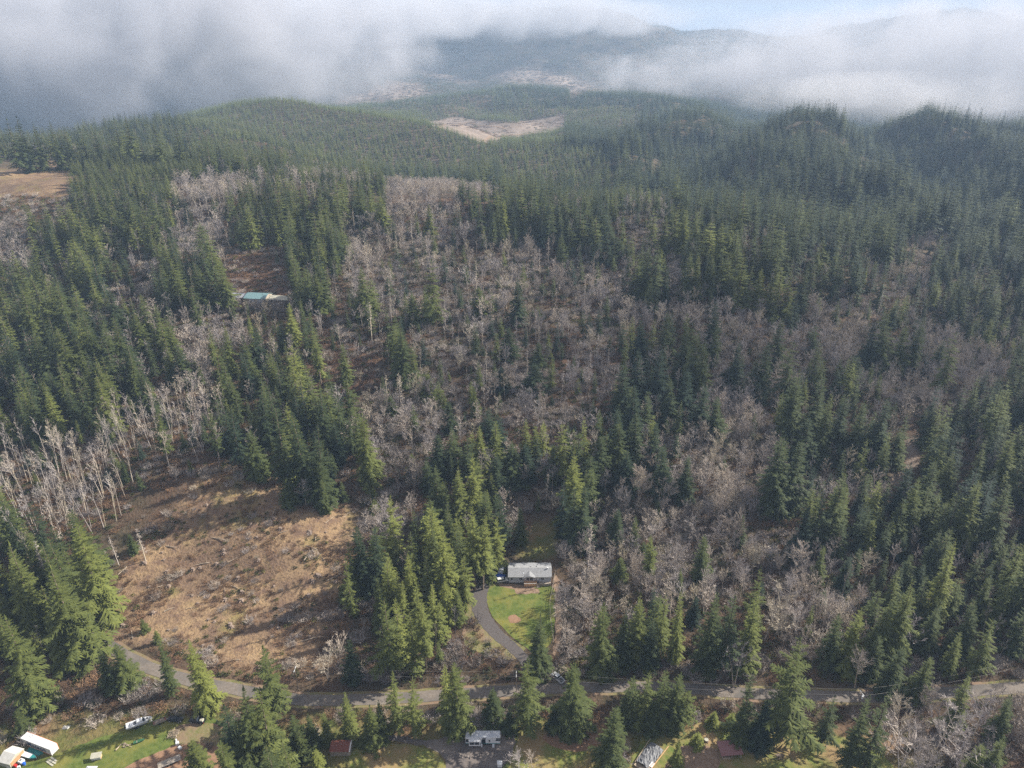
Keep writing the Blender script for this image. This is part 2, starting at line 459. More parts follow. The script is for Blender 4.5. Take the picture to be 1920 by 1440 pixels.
def patch(name, pix, mat, z, rough=0.6, step=14, kind='structure', seed=0):
    """flat sheet whose outline (in photograph pixels on level ground) is rounded and made uneven"""
    P = [G0(x, y) for x, y in pix]; n = len(P); Q = []
    for i in range(n):
        p0, p1, p2, p3 = P[i - 1], P[i], P[(i + 1) % n], P[(i + 2) % n]
        ns = max(2, int((p2 - p1).length / 1.6))
        for k in range(ns):
            t = k / ns
            Q.append(0.5 * ((2 * p1) + (-p0 + p2) * t + (2 * p0 - 5 * p1 + 4 * p2 - p3) * t * t + (-p0 + 3 * p1 - 3 * p2 + p3) * t ** 3))
    r = random.Random(seed)
    rough = min(rough, 0.4); Q = [(q.x + r.uniform(-rough, rough), q.y + r.uniform(-rough, rough)) for q in Q]
    bm = bmesh.new(); vs = [bm.verts.new((x, y, 0)) for x, y in Q]
    f = bm.faces.new(vs); bmesh.ops.triangulate(bm, faces=[f])
    me = bpy.data.meshes.new(name); bm.to_mesh(me); bm.free()
    co = np.empty(len(me.vertices) * 3); me.vertices.foreach_get('co', co); co = co.reshape(-1, 3)
    hz = height(co[:, 0], co[:, 1]); co[:, 2] = np.maximum(hz, 0) + z; me.vertices.foreach_set('co', co.ravel())
    # face upwards
    me.update()
    if me.polygons[0].normal.z < 0: me.flip_normals()
    me.materials.append(mat)
    return tag(new_obj(name, me), kind=kind)

M_asph = mat_noise('asphalt', (0.135, 0.115, 0.10), (0.18, 0.155, 0.135), 1.2, 0.95, world=True, c2=(0.11, 0.10, 0.092), scale2=0.12)
M_drive = mat_noise('dark_asphalt', (0.072, 0.064, 0.064), (0.10, 0.088, 0.086), 1.5, 0.95, world=True)
M_gravel = mat_noise('gravel', (0.085, 0.074, 0.072), (0.13, 0.112, 0.105), 1.3, 0.95, world=True, c2=(0.17, 0.145, 0.13), scale2=0.1, bump=0.1)
M_lawn = mat_noise('lawn_grass', (0.066, 0.094, 0.020), (0.105, 0.130, 0.030), 0.7, 0.95, world=True, c2=(0.15, 0.145, 0.036), scale2=0.12, bump=0.25)
M_rough = mat_noise('rough_grass', (0.095, 0.13, 0.028), (0.17, 0.16, 0.05), 0.6, 0.95, world=True, c2=(0.24, 0.17, 0.085), scale2=0.09, bump=0.3)
M_dirt = mat_noise('red_dirt', (0.25, 0.15, 0.095), (0.19, 0.115, 0.075), 0.9, 0.95, world=True, bump=0.2)
M_sand = mat_noise('bare_soil', (0.24, 0.17, 0.12), (0.17, 0.115, 0.08), 0.9, 0.95, world=True, bump=0.2)
M_verge = mat_noise('verge_grass', (0.12, 0.125, 0.045), (0.18, 0.15, 0.075), 0.9, 0.95, world=True, c2=(0.19, 0.13, 0.09), scale2=0.12, bump=0.2)

rp = [G0(x, y) for x, y in ((60,1085),(110,1130),(160,1180),(250,1238),(340,1272),(440,1292),(560,1312),(700,1311),(860,1302),(960,1295),(1100,1289),(1250,1289),(1400,1300),(1500,1304),(1650,1307),(1760,1300),(1900,1290),(2050,1280))]
ribbon('road_verge', rp, 6.6, M_verge, 0.03)
ribbon('road', rp, 4.5, M_asph, 0.10)
patch('lawn', [(908,1108),(925,1098),(985,1100),(1036,1100),(1040,1140),(1036,1200),(1010,1220),(985,1214),(950,1185),(925,1158),(915,1135)], M_lawn, 0.05, 0.25, seed=1)
patch('bare_soil', [(940,1094),(1000,1101),(1012,1111),(970,1114),(965,1105),(938,1100)], M_sand, 0.065, 0.3, seed=12)
patch('soil_shoulder', [(872,1150),(885,1110),(905,1085),(935,1076),(945,1092),(912,1108),(910,1150),(960,1200),(985,1215),(960,1238),(880,1215),(868,1180)], M_verge, 0.04, 0.5, seed=2)
dp = [G0(x, y) for x, y in ((916,1092),(904,1103),(898,1122),(901,1145),(914,1168),(935,1192),(962,1215),(985,1240),(992,1268),(1000,1292))]
ribbon('driveway', dp, 6.0, M_drive, 0.08, widths=[3.6, 5.6, 6.4, 5.8, 5.0, 4.4, 4.0, 3.8, 3.8])
patch('dirt_patch', [(953,1158),(962,1152),(972,1156),(976,1164),(966,1169),(956,1167)], M_dirt, 0.075, 0.25, seed=3)
patch('side_path', [(1038,1085),(1048,1085),(1052,1150),(1050,1205),(1042,1225),(1036,1225),(1042,1180)], M_sand, 0.04, 0.4, seed=4)
patch('gravel_lot', [(715,1378),(760,1382),(810,1388),(860,1372),(950,1368),(966,1385),(955,1420),(930,1450),(850,1460),(835,1428),(812,1404),(760,1393),(718,1386)], M_gravel, 0.07, 0.4, seed=5)
patch('left_lawn', [(-60,1442),(40,1432),(110,1412),(190,1382),(240,1368),(330,1350),(400,1348),(420,1380),(330,1420),(260,1470),(-60,1500)], M_lawn, 0.04, 0.8, seed=6)
patch('trampled_ground', [(228,1443),(262,1425),(330,1395),(330,1368),(380,1355),(430,1370),(440,1420),(400,1470),(215,1480)], M_dirt, 0.055, 0.6, seed=7)
patch('straw_ground', [(330,1366),(372,1354),(420,1368),(415,1400),(368,1392),(335,1398)], M_verge, 0.07, 0.5, seed=8)
patch('middle_lawn', [(665,1405),(700,1392),(760,1396),(808,1408),(835,1432),(840,1460),(690,1465),(655,1432)], M_rough, 0.04, 0.6, seed=9)
patch('meadow', [(985,1352),(1040,1346),(1090,1365),(1140,1395),(1120,1470),(960,1470),(968,1400)], M_rough, 0.04, 0.7, seed=10)
patch('dirt_bank', [(1020,1378),(1090,1370),(1130,1385),(1110,1405),(1060,1408),(1030,1395)], M_dirt, 0.065, 0.6, seed=13)
patch('right_meadow', [(1215,1350),(1330,1355),(1430,1370),(1560,1380),(1640,1400),(1640,1470),(1180,1475),(1200,1400)], M_rough, 0.04, 0.7, seed=11)
patch('soil_yard', [(1270,1405),(1330,1398),(1350,1420),(1330,1462),(1240,1465)], M_sand, 0.06, 0.5, seed=14)
# ---------------------------------------------------------------- plant materials
def mat_foliage(name, dark, mid, bright):
    m, N, L, b = mat_new(name, 0.75, 0.12)
    ta = N.new('ShaderNodeAttribute'); ta.attribute_type = 'INSTANCER'; ta.attribute_name = 'tint'
    oi = N.new('ShaderNodeObjectInfo')
    tc = N.new('ShaderNodeNewGeometry').outputs['Position']
    n = N.new('ShaderNodeTexNoise'); n.inputs['Scale'].default_value = 0.7; n.inputs['Detail'].default_value = 3; L.new(tc, n.inputs['Vector'])
    a1 = N.new('ShaderNodeMath'); a1.operation = 'MULTIPLY_ADD'; L.new(n.outputs['Fac'], a1.inputs[0]); a1.inputs[1].default_value = 0.8; a1.inputs[2].default_value = -0.4
    a2 = N.new('ShaderNodeMath'); a2.operation = 'ADD'; L.new(a1.outputs[0], a2.inputs[0]); L.new(ta.outputs['Fac'], a2.inputs[1])
    a3 = N.new('ShaderNodeMath'); a3.operation = 'MULTIPLY_ADD'; L.new(oi.outputs['Random'], a3.inputs[0]); a3.inputs[1].default_value = 0.4; a3.inputs[2].default_value = -0.2
    a4 = N.new('ShaderNodeMath'); a4.operation = 'ADD'; L.new(a2.outputs[0], a4.inputs[0]); L.new(a3.outputs[0], a4.inputs[1])
    r = N.new('ShaderNodeValToRGB'); e = r.color_ramp.elements
    e[0].position = 0.0; e[0].color = (*dark, 1); e[1].position = 1.0; e[1].color = (*bright, 1)
    x = e.new(0.5); x.color = (*mid, 1)
    L.new(a4.outputs[0], r.inputs['Fac']); L.new(r.outputs['Color'], b.inputs['Base Color'])
    tr = N.new('ShaderNodeBsdfTranslucent'); mx = N.new('ShaderNodeMixShader'); mx.inputs[0].default_value = 0.22
    L.new(r.outputs['Color'], tr.inputs['Color']); L.new(b.outputs[0], mx.inputs[1]); L.new(tr.outputs[0], mx.inputs[2])
    L.new(mx.outputs[0], N['Material Output'].inputs['Surface'])
    return m
M_fol = mat_foliage('conifer_needles', (0.020, 0.036, 0.026), (0.070, 0.088, 0.030), (0.165, 0.185, 0.048))
M_brush = mat_foliage('brush_leaves', (0.040, 0.050, 0.022), (0.085, 0.095, 0.03), (0.17, 0.155, 0.05))
M_bark = mat_noise('conifer_bark', (0.10, 0.075, 0.055), (0.19, 0.155, 0.125), 1.5, world=True)
def mat_twig(name, dark, bright):
    m, N, L, b = mat_new(name, 0.85, 0.15)
    ta = N.new('ShaderNodeAttribute'); ta.attribute_type = 'INSTANCER'; ta.attribute_name = 'tint'
    mx = N.new('ShaderNodeMix'); mx.data_type = 'RGBA'; mx.inputs['A'].default_value = (*dark, 1); mx.inputs['B'].default_value = (*bright, 1)
    L.new(ta.outputs['Fac'], mx.inputs['Factor'])
    oi = N.new('ShaderNodeObjectInfo'); r = N.new('ShaderNodeValToRGB'); e = r.color_ramp.elements; r.color_ramp.interpolation = 'LINEAR'
    e[0].position = 0.0; e[0].color = (0.62, 0.60, 0.66, 1); e[1].position = 1.0; e[1].color = (1.05, 1.0, 0.80, 1)
    for p_, c_ in ((0.3, (0.95, 0.93, 0.98)), (0.55, (0.98, 0.90, 0.82)), (0.8, (1.1, 1.04, 1.0))): x = e.new(p_); x.color = (*c_, 1)
    L.new(oi.outputs['Random'], r.inputs['Fac'])
    m2 = N.new('ShaderNodeMix'); m2.data_type = 'RGBA'; m2.blend_type = 'MULTIPLY'; m2.inputs['Factor'].default_value = 0.9
    L.new(mx.outputs['Result'], m2.inputs['A']); L.new(r.outputs['Color'], m2.inputs['B'])
    L.new(m2.outputs['Result'], b.inputs['Base Color'])
    return m
M_twig = mat_twig('bare_twigs', (0.200, 0.182, 0.172), (0.47, 0.435, 0.40))
M_abark = mat_twig('alder_bark', (0.20, 0.18, 0.165), (0.46, 0.42, 0.37))
M_moss = mat_noise('mossy_wood', (0.10, 0.10, 0.04), (0.30, 0.27, 0.2), 2.0, world=True)
M_dry = mat_twig('dry_brush', (0.095, 0.058, 0.040), (0.34, 0.225, 0.14))

# ---------------------------------------------------------------- conifers
def conifer_crown(seed, H, R, whorls, per, stations, base=0.12, droop=0.25, shape=0.85, ragged=0.25):
    r = random.Random(seed); V = []; F = []
    z0 = H * base
    gap = [(r.uniform(0, 6.28), r.uniform(0.15, 0.8)) for _ in range(3)]
    for i in range(whorls):
        t = (i + r.uniform(-0.4, 0.4)) / whorls; t = min(max(t, 0), 0.995)
        z = z0 + (H - z0) * t
        Lr = R * ((1 - t) ** shape) * (0.72 + 0.28 * min(1, t / 0.10))
        Lr = max(Lr, R * 0.05)
        nb = max(3, int(per * (0.55 + 0.45 * (1 - t)) + 0.5)); a0 = r.uniform(0, 6.28)
        for k in range(nb):
            a = a0 + 6.283 * k / nb + r.uniform(-0.3, 0.3)
            L = Lr * r.uniform(1 - ragged * 1.6, 1 + ragged * 0.6)
            if r.random() < 0.07: L *= 1.25
            for ga, gt in gap:
                if abs((a - ga + 3.14) % 6.283 - 3.14) < 0.5 and abs(t - gt) < 0.08: L *= 0.55
            el = math.radians(28 * t - 12) + r.uniform(-0.12, 0.12)
            ca, sa = math.cos(a), math.sin(a)
            def P(s, side=0.0, dz=0.0):
                rad = L * s * math.cos(el)
                zz = z + L * s * math.sin(el) - droop * L * s * s * (1.15 - t) + 0.10 * L * s ** 4 + dz
                return (ca * rad - sa * side, sa * rad + ca * side, zz)
            s0 = 0.10
            for j in range(stations):
                s1 = s0 + (0.97 - 0.10) / stations
                wd = L * (0.34 - 0.20 * s0) * r.uniform(0.7, 1.25)
                for sg in (-1, 1):
                    b = len(V); ss = min(1.0, s1 + 0.12)
                    dz = -wd * r.uniform(0.05, 0.55) * (1.1 - 0.5 * t)
                    V += [P(s0, 0, 0.03 * L * r.random()), P(s1, 0, 0), P(ss, sg * wd, dz)]
                    F.append((b, b + 1, b + 2) if sg < 0 else (b, b + 2, b + 1))
                if stations > 4:
                    b = len(V)
                    V += [P(s0, wd * r.uniform(-.3, .3), 0), P(s1, wd * r.uniform(-.4, .4), 0), P((s0 + s1) / 2, wd * r.uniform(-.5, .5), -wd * r.uniform(0.4, 0.9))]
                    F.append((b, b + 1, b + 2))
                s0 = s1
            b = len(V); V += [P(0.86, -0.07 * L), P(0.86, 0.07 * L), P(1.06, 0, -0.02 * L)]; F.append((b, b + 1, b + 2))
    b = len(V); q = R * 0.05
    V += [(q, 0, H * 0.955), (-q * .5, q * .86, H * 0.955), (-q * .5, -q * .86, H * 0.955), (0, 0, H * 1.01)]
    F += [(b, b + 1, b + 3), (b + 1, b + 2, b + 3), (b + 2, b, b + 3)]
    return V, F

def trunk_geo(H, r0, seg=4, n=5, lean=0.0, seed=0, top=0.97):
    r = random.Random(seed); V = []; F = []
    for i in range(seg + 1):
        t = i / seg; z = H * top * t; rr = r0 * (1 - 0.93 * t)
        cx, cy_ = lean * z * t + r.uniform(-.1, .1) * t, r.uniform(-.1, .1) * t
        for k in range(n):
            a = 6.283 * k / n; V.append((cx + rr * math.cos(a), cy_ + rr * math.sin(a), z - (0.8 if i == 0 else 0)))
    for i in range(seg):
        for k in range(n):
            j = (k + 1) % n; F.append((i * n + k, i * n + j, (i + 1) * n + j, (i + 1) * n + k))
    return V, F

def join_geo(parts):
    V, F, MI = [], [], []
    for (v, f), mi in parts:
        b = len(V); V += v; F += [tuple(i + b for i in q) for q in f]; MI += [mi] * len(f)
    return V, F, MI

CON_H = 30.0
fir_specs = [  # R, whorls, per, stations, base, droop, shape, ragged
    (4.6, 34, 9, 5, 0.05, 0.24, 0.66, 0.25), (4.0, 34, 9, 5, 0.08, 0.30, 0.72, 0.28), (5.4, 32, 10, 6, 0.04, 0.32, 0.68, 0.24),
    (3.4, 36, 9, 5, 0.10, 0.28, 0.64, 0.30), (6.2, 30, 10, 6, 0.03, 0.36, 0.62, 0.30), (4.2, 28, 7, 5, 0.22, 0.22, 0.60, 0.45),
    (5.0, 26, 6, 6, 0.14, 0.30, 0.62, 0.42), (3.0, 34, 8, 4, 0.15, 0.30, 0.72, 0.32),
    (4.8, 24, 7, 6, 0.18, 0.40, 0.50, 0.50), (3.8, 30, 8, 5, 0.30, 0.26, 0.58, 0.35), (5.6, 34, 10, 6, 0.02, 0.28, 0.85, 0.20), (4.4, 26, 6, 5, 0.10, 0.15, 0.70, 0.50)]
FIR_HI = []
for i, s in enumerate(fir_specs):
    V, F = conifer_crown(100 + i, CON_H, s[0], s[1], s[2], s[3], s[4], s[5], s[6], s[7])
    tv, tf = trunk_geo(CON_H, 0.42, seed=i)
    FIR_HI.append((mesh_from('fir_crown', V, F, M_fol), mesh_from('fir_trunk', tv, tf, M_bark), s[0]))

def lo_mesh(name, parts, mats):
    V, F, MI = join_geo(parts)
    o = bpy.data.objects.new(name, mesh_from(name, V, F, mats, MI))
    return o
FIR_MID = []     # for the masses of the middle distance
for i in range(6):
    s = fir_specs[i]
    g = conifer_crown(200 + i, CON_H, s[0] * 1.1, 22, 8, 3, s[4], s[5] + 0.05, s[6] * 0.92, s[7])
    FIR_MID.append(lo_mesh('mid_fir', [(g, 0), (trunk_geo(CON_H, 0.4, 2, 4, seed=i), 1)], [M_fol, M_bark]))
FIR_LO = []
for i in range(4):
    g = conifer_crown(300 + i, CON_H, 5.0 + 0.4 * i, 13, 7, 2, 0.05, 0.35, 0.68, 0.28)
    FIR_LO.append(lo_mesh('far_fir', [(g, 0)], [M_fol]))
FIR_CL = []      # clumps for the farthest hills
for i in range(3):
    r = random.Random(400 + i); parts = []
    for k in range(16):
        g = conifer_crown(420 + i * 20 + k, 26 * r.uniform(0.8, 1.15), 4.2, 5, 5, 1, 0.05, 0.25, 0.9, 0.3)
        dx, dy = r.uniform(-22, 22), r.uniform(-22, 22)
        parts.append((([(x + dx, y + dy, z) for x, y, z in g[0]], g[1]), 0))
    FIR_CL.append(lo_mesh('fir_clump', parts, [M_fol]))

# ---------------------------------------------------------------- leafless trees
def rib(V, F, p, q, r0, r1, n=3):
    p, q = Vector(p), Vector(q); d = q - p
    if d.length < 1e-5: return
    d.normalize(); u = d.orthogonal().normalized(); v = d.cross(u); b = len(V)
    for c, rr in ((p, r0), (q, r1)):
        for i in range(n):
            a = 6.283 * i / n; V.append(tuple(c + (u * math.cos(a) + v * math.sin(a)) * rr))
    for i in range(n):
        j = (i + 1) % n; F.append((b + i, b + j, b + n + j, b + n + i))
def twig(V, F, p, q, w, r):
    p, q = Vector(p), Vector(q); d = (q - p); s = d.cross(Vector((r.uniform(-1, 1), r.uniform(-1, 1), r.uniform(-1, 1))))
    if s.length < 1e-5: return
    s = s.normalized() * w; b = len(V); V += [tuple(p - s), tuple(p + s), tuple(q)]; F.append((b, b + 1, b + 2))

def alder(seed, H=20.0, first=0.5, prim=14, plen=4.2, up=0.9, sec=9, tw=6, lean=0.06, forks=1, tww=0.035, curve=0.25):
    """returns (trunk geometry, branch geometry): trunk(s) with ascending limbs, each with side branches and twigs"""
    r = random.Random(seed); TV, TF, V, F = [], [], [], []
    for fk in range(forks):
        a = r.uniform(0, 6.28); ln = lean * r.uniform(0.4, 1.6) + (0.12 if forks > 1 else 0); Hh = H * r.uniform(0.82, 1.0)
        pts = []; wob = 0.0
        for i in range(7):
            t = i / 6; k = ln * Hh * t
            pts.append(Vector((math.cos(a) * k + r.uniform(-.25, .25) * t, math.sin(a) * k + r.uniform(-.25, .25) * t, Hh * t - (0.6 if i == 0 else 0))))
        r0 = 0.17 if forks == 1 else 0.12
        for i in range(6): rib(TV, TF, pts[i], pts[i + 1], r0 * (1 - i / 6.6), r0 * (1 - (i + 1) / 6.6), 5)
        def at(t):
            x = t * 6; i = min(int(x), 5); return pts[i].lerp(pts[i + 1], x - i)
        for b in range(prim):
            t = first + (1 - first) * (b + r.random()) / prim; p = at(min(t, .99))
            az = r.uniform(0, 6.28); L = plen * (1.15 - 0.75 * (t - first) / (1 - first)) * r.uniform(0.55, 1.15)
            d = Vector((math.cos(az), math.sin(az), up * r.uniform(0.6, 1.3))).normalized()
            q1 = p + d * L * 0.5; d2 = (d + Vector((0, 0, curve))).normalized(); q2 = q1 + d2 * L * 0.5
            rib(V, F, p, q1, 0.055, 0.04); rib(V, F, q1, q2, 0.04, 0.015)
            for s_ in range(sec):
                u = r.uniform(0.2, 1.0); m = p.lerp(q1, u * 2) if u < .5 else q1.lerp(q2, u * 2 - 1)
                dd = (d2 + Vector((r.uniform(-1, 1), r.uniform(-1, 1), r.uniform(-.3, .8))) * 0.85).normalized()
                l2 = L * r.uniform(0.25, 0.5); e = m + dd * l2
                twig(V, F, m, e, 0.035, r)
                for k in range(tw):
                    mm = m.lerp(e, r.uniform(0.2, 1)); d3 = (dd + Vector((r.uniform(-1, 1), r.uniform(-1, 1), r.uniform(-.4, .9))) * 0.9).normalized()
                    twig(V, F, mm, mm + d3 * l2 * r.uniform(0.4, 0.9), tww, r)
    return (TV, TF), (V, F)

alder_specs = [dict(first=0.55, prim=12, plen=3.6, up=1.3, H=21, sec=6, tw=4), dict(first=0.5, prim=14, plen=4.2, up=1.1, H=20, lean=0.12, sec=6, tw=4),
               dict(first=0.6, prim=9, plen=3.2, up=1.5, H=22, lean=0.10, sec=5, tw=3), dict(first=0.35, prim=18, plen=4.6, up=1.0, H=16),
               dict(first=0.3, prim=14, plen=5.0, up=0.9, H=14, forks=2), dict(first=0.25, prim=12, plen=4.4, up=0.8, H=12, forks=3),
               dict(first=0.3, prim=22, plen=5.6, up=0.7, H=17, sec=11), dict(first=0.2, prim=13, plen=3.6, up=1.2, H=10, forks=3, sec=11)]
ALD_HI = []
for i, s in enumerate(alder_specs):
    t, c = alder(500 + i, **s)
    ALD_HI.append((mesh_from('limbs', c[0], c[1], M_twig), mesh_from('alder_trunk', t[0], t[1], M_abark), s['H']))
def alder_lo(i, seed):
    s = dict(alder_specs[i]); s['sec'] = 6; s['tw'] = 5; s['prim'] = int(s['prim'] * 0.8); s['tww'] = 0.07
    t, c = alder(seed, **s)
    return lo_mesh('mid_alder', [(t, 1), (c, 0)], [M_twig, M_abark])
ALD_MID = [alder_lo(i, 560 + i) for i in range(8)]
def snag_geo(seed, H=22.0):
    """dead conifer: pale pole with short level branch stubs"""
    r = random.Random(seed); V, F = [], []
    for i in range(60):
        t = r.uniform(0.25, 0.97); z = H * t; a = r.uniform(0, 6.28); L = 2.4 * (1.1 - t) * r.uniform(0.4, 1.2) + 0.3
        p = Vector((0, 0, z)); q = p + Vector((math.cos(a) * L, math.sin(a) * L, -0.15 * L + r.uniform(-.2, .2)))
        twig(V, F, p, q, 0.06, r)
        for k in range(4):
            m = p.lerp(q, r.uniform(.3, 1)); twig(V, F, m, m + Vector((r.uniform(-.6, .6), r.uniform(-.6, .6), r.uniform(-.7, .1))), 0.07, r)
    return trunk_geo(H, 0.28, 5, 5, 0.01, seed), (V, F)
SNAG = []
for i in range(3):
    t, c = snag_geo(700 + i)
    SNAG.append((mesh_from('dead_limbs', c[0], c[1], M_twig), mesh_from('dead_trunk', t[0], t[1], M_abark), 22.0))

# low brush: leafless thickets, leafy clumps, straw tufts
def bush(seed, n=70, R=1.6, H=1.8, w=0.06, leafy=False):
    r = random.Random(seed); V, F = [], []
    for i in range(n):
        a = r.uniform(0, 6.28); rad = R * math.sqrt(r.random()) * 0.6
        p = Vector((math.cos(a) * rad, math.sin(a) * rad, -0.1))
        d = Vector((math.cos(a) * r.uniform(0.1, 0.9), math.sin(a) * r.uniform(0.1, 0.9), r.uniform(0.6, 1.3)))
        q = p + d.normalized() * H * r.uniform(0.5, 1.1)
        if leafy:
            for k in range(3):
                m = p.lerp(q, r.uniform(.3, 1)); b = len(V); s = r.uniform(0.2, 0.42)
                V += [tuple(m + Vector((r.uniform(-s, s), r.uniform(-s, s), r.uniform(-s, s)))) for _ in range(3)]; F.append((b, b + 1, b + 2))
        else:
            twig(V, F, p, q, w, r)
            for k in range(2):
                m = p.lerp(q, r.uniform(.3, .9)); twig(V, F, m, m + Vector((r.uniform(-.6, .6), r.uniform(-.6, .6), r.uniform(0, .6))) * H * 0.6, w, r)
    return V, F
BR_DRY = [lo_mesh('dry_bush', [(bush(800 + i, 70, 1.9, 1.6, 0.05), 0)], [M_dry]) for i in range(3)]
BR_GRN = [lo_mesh('leafy_bush', [(bush(820 + i, 40, 1.5, 1.5, leafy=True), 0)], [M_brush]) for i in range(2)]
BR_GRAY = [lo_mesh('twiggy_bush', [(bush(840 + i, 90, 2.2, 3.4, 0.045), 0)], [M_twig]) for i in range(2)]

# ---------------------------------------------------------------- scattered stuff by geometry nodes
def scatter(name, P, scl, rot, idx, tint, sources, label=None):
    n = len(P)
    me = bpy.data.meshes.new(name)
    me.vertices.add(n); me.vertices.foreach_set('co', np.asarray(P, dtype=np.float32).ravel())
    at = me.attributes.new('scl', 'FLOAT_VECTOR', 'POINT'); at.data.foreach_set('vector', np.asarray(scl, dtype=np.float32).ravel())
    at = me.attributes.new('rot', 'FLOAT_VECTOR', 'POINT'); at.data.foreach_set('vector', np.asarray(rot, dtype=np.float32).ravel())
    at = me.attributes.new('pick', 'INT', 'POINT'); at.data.foreach_set('value', np.asarray(idx, dtype=np.int32))
    at = me.attributes.new('tint', 'FLOAT', 'POINT'); at.data.foreach_set('value', np.asarray(tint, dtype=np.float32))
    o = new_obj(name, me)
    g = bpy.data.node_groups.new(name + '_nodes', 'GeometryNodeTree')
    g.interface.new_socket('Geometry', in_out='INPUT', socket_type='NodeSocketGeometry')
    g.interface.new_socket('Geometry', in_out='OUTPUT', socket_type='NodeSocketGeometry')
    N, L = g.nodes, g.links
    gi, go = N.new('NodeGroupInput'), N.new('NodeGroupOutput')
    iop = N.new('GeometryNodeInstanceOnPoints'); gti = N.new('GeometryNodeGeometryToInstance')
    for s in reversed(sources):
        oi = N.new('GeometryNodeObjectInfo'); oi.inputs['Object'].default_value = s
        L.new(oi.outputs['Geometry'], gti.inputs[0])
    def na(nm, t):
        a = N.new('GeometryNodeInputNamedAttribute'); a.data_type = t; a.inputs['Name'].default_value = nm; return a.outputs['Attribute']
    L.new(gi.outputs[0], iop.inputs['Points']); L.new(gti.outputs[0], iop.inputs['Instance'])
    iop.inputs['Pick Instance'].default_value = True
    L.new(na('pick', 'INT'), iop.inputs['Instance Index']); L.new(na('rot', 'FLOAT_VECTOR'), iop.inputs['Rotation']); L.new(na('scl', 'FLOAT_VECTOR'), iop.inputs['Scale'])
    L.new(iop.outputs[0], go.inputs[0])
    md = o.modifiers.new('scatter', 'NODES'); md.node_group = g
    return tag(o, kind='stuff')
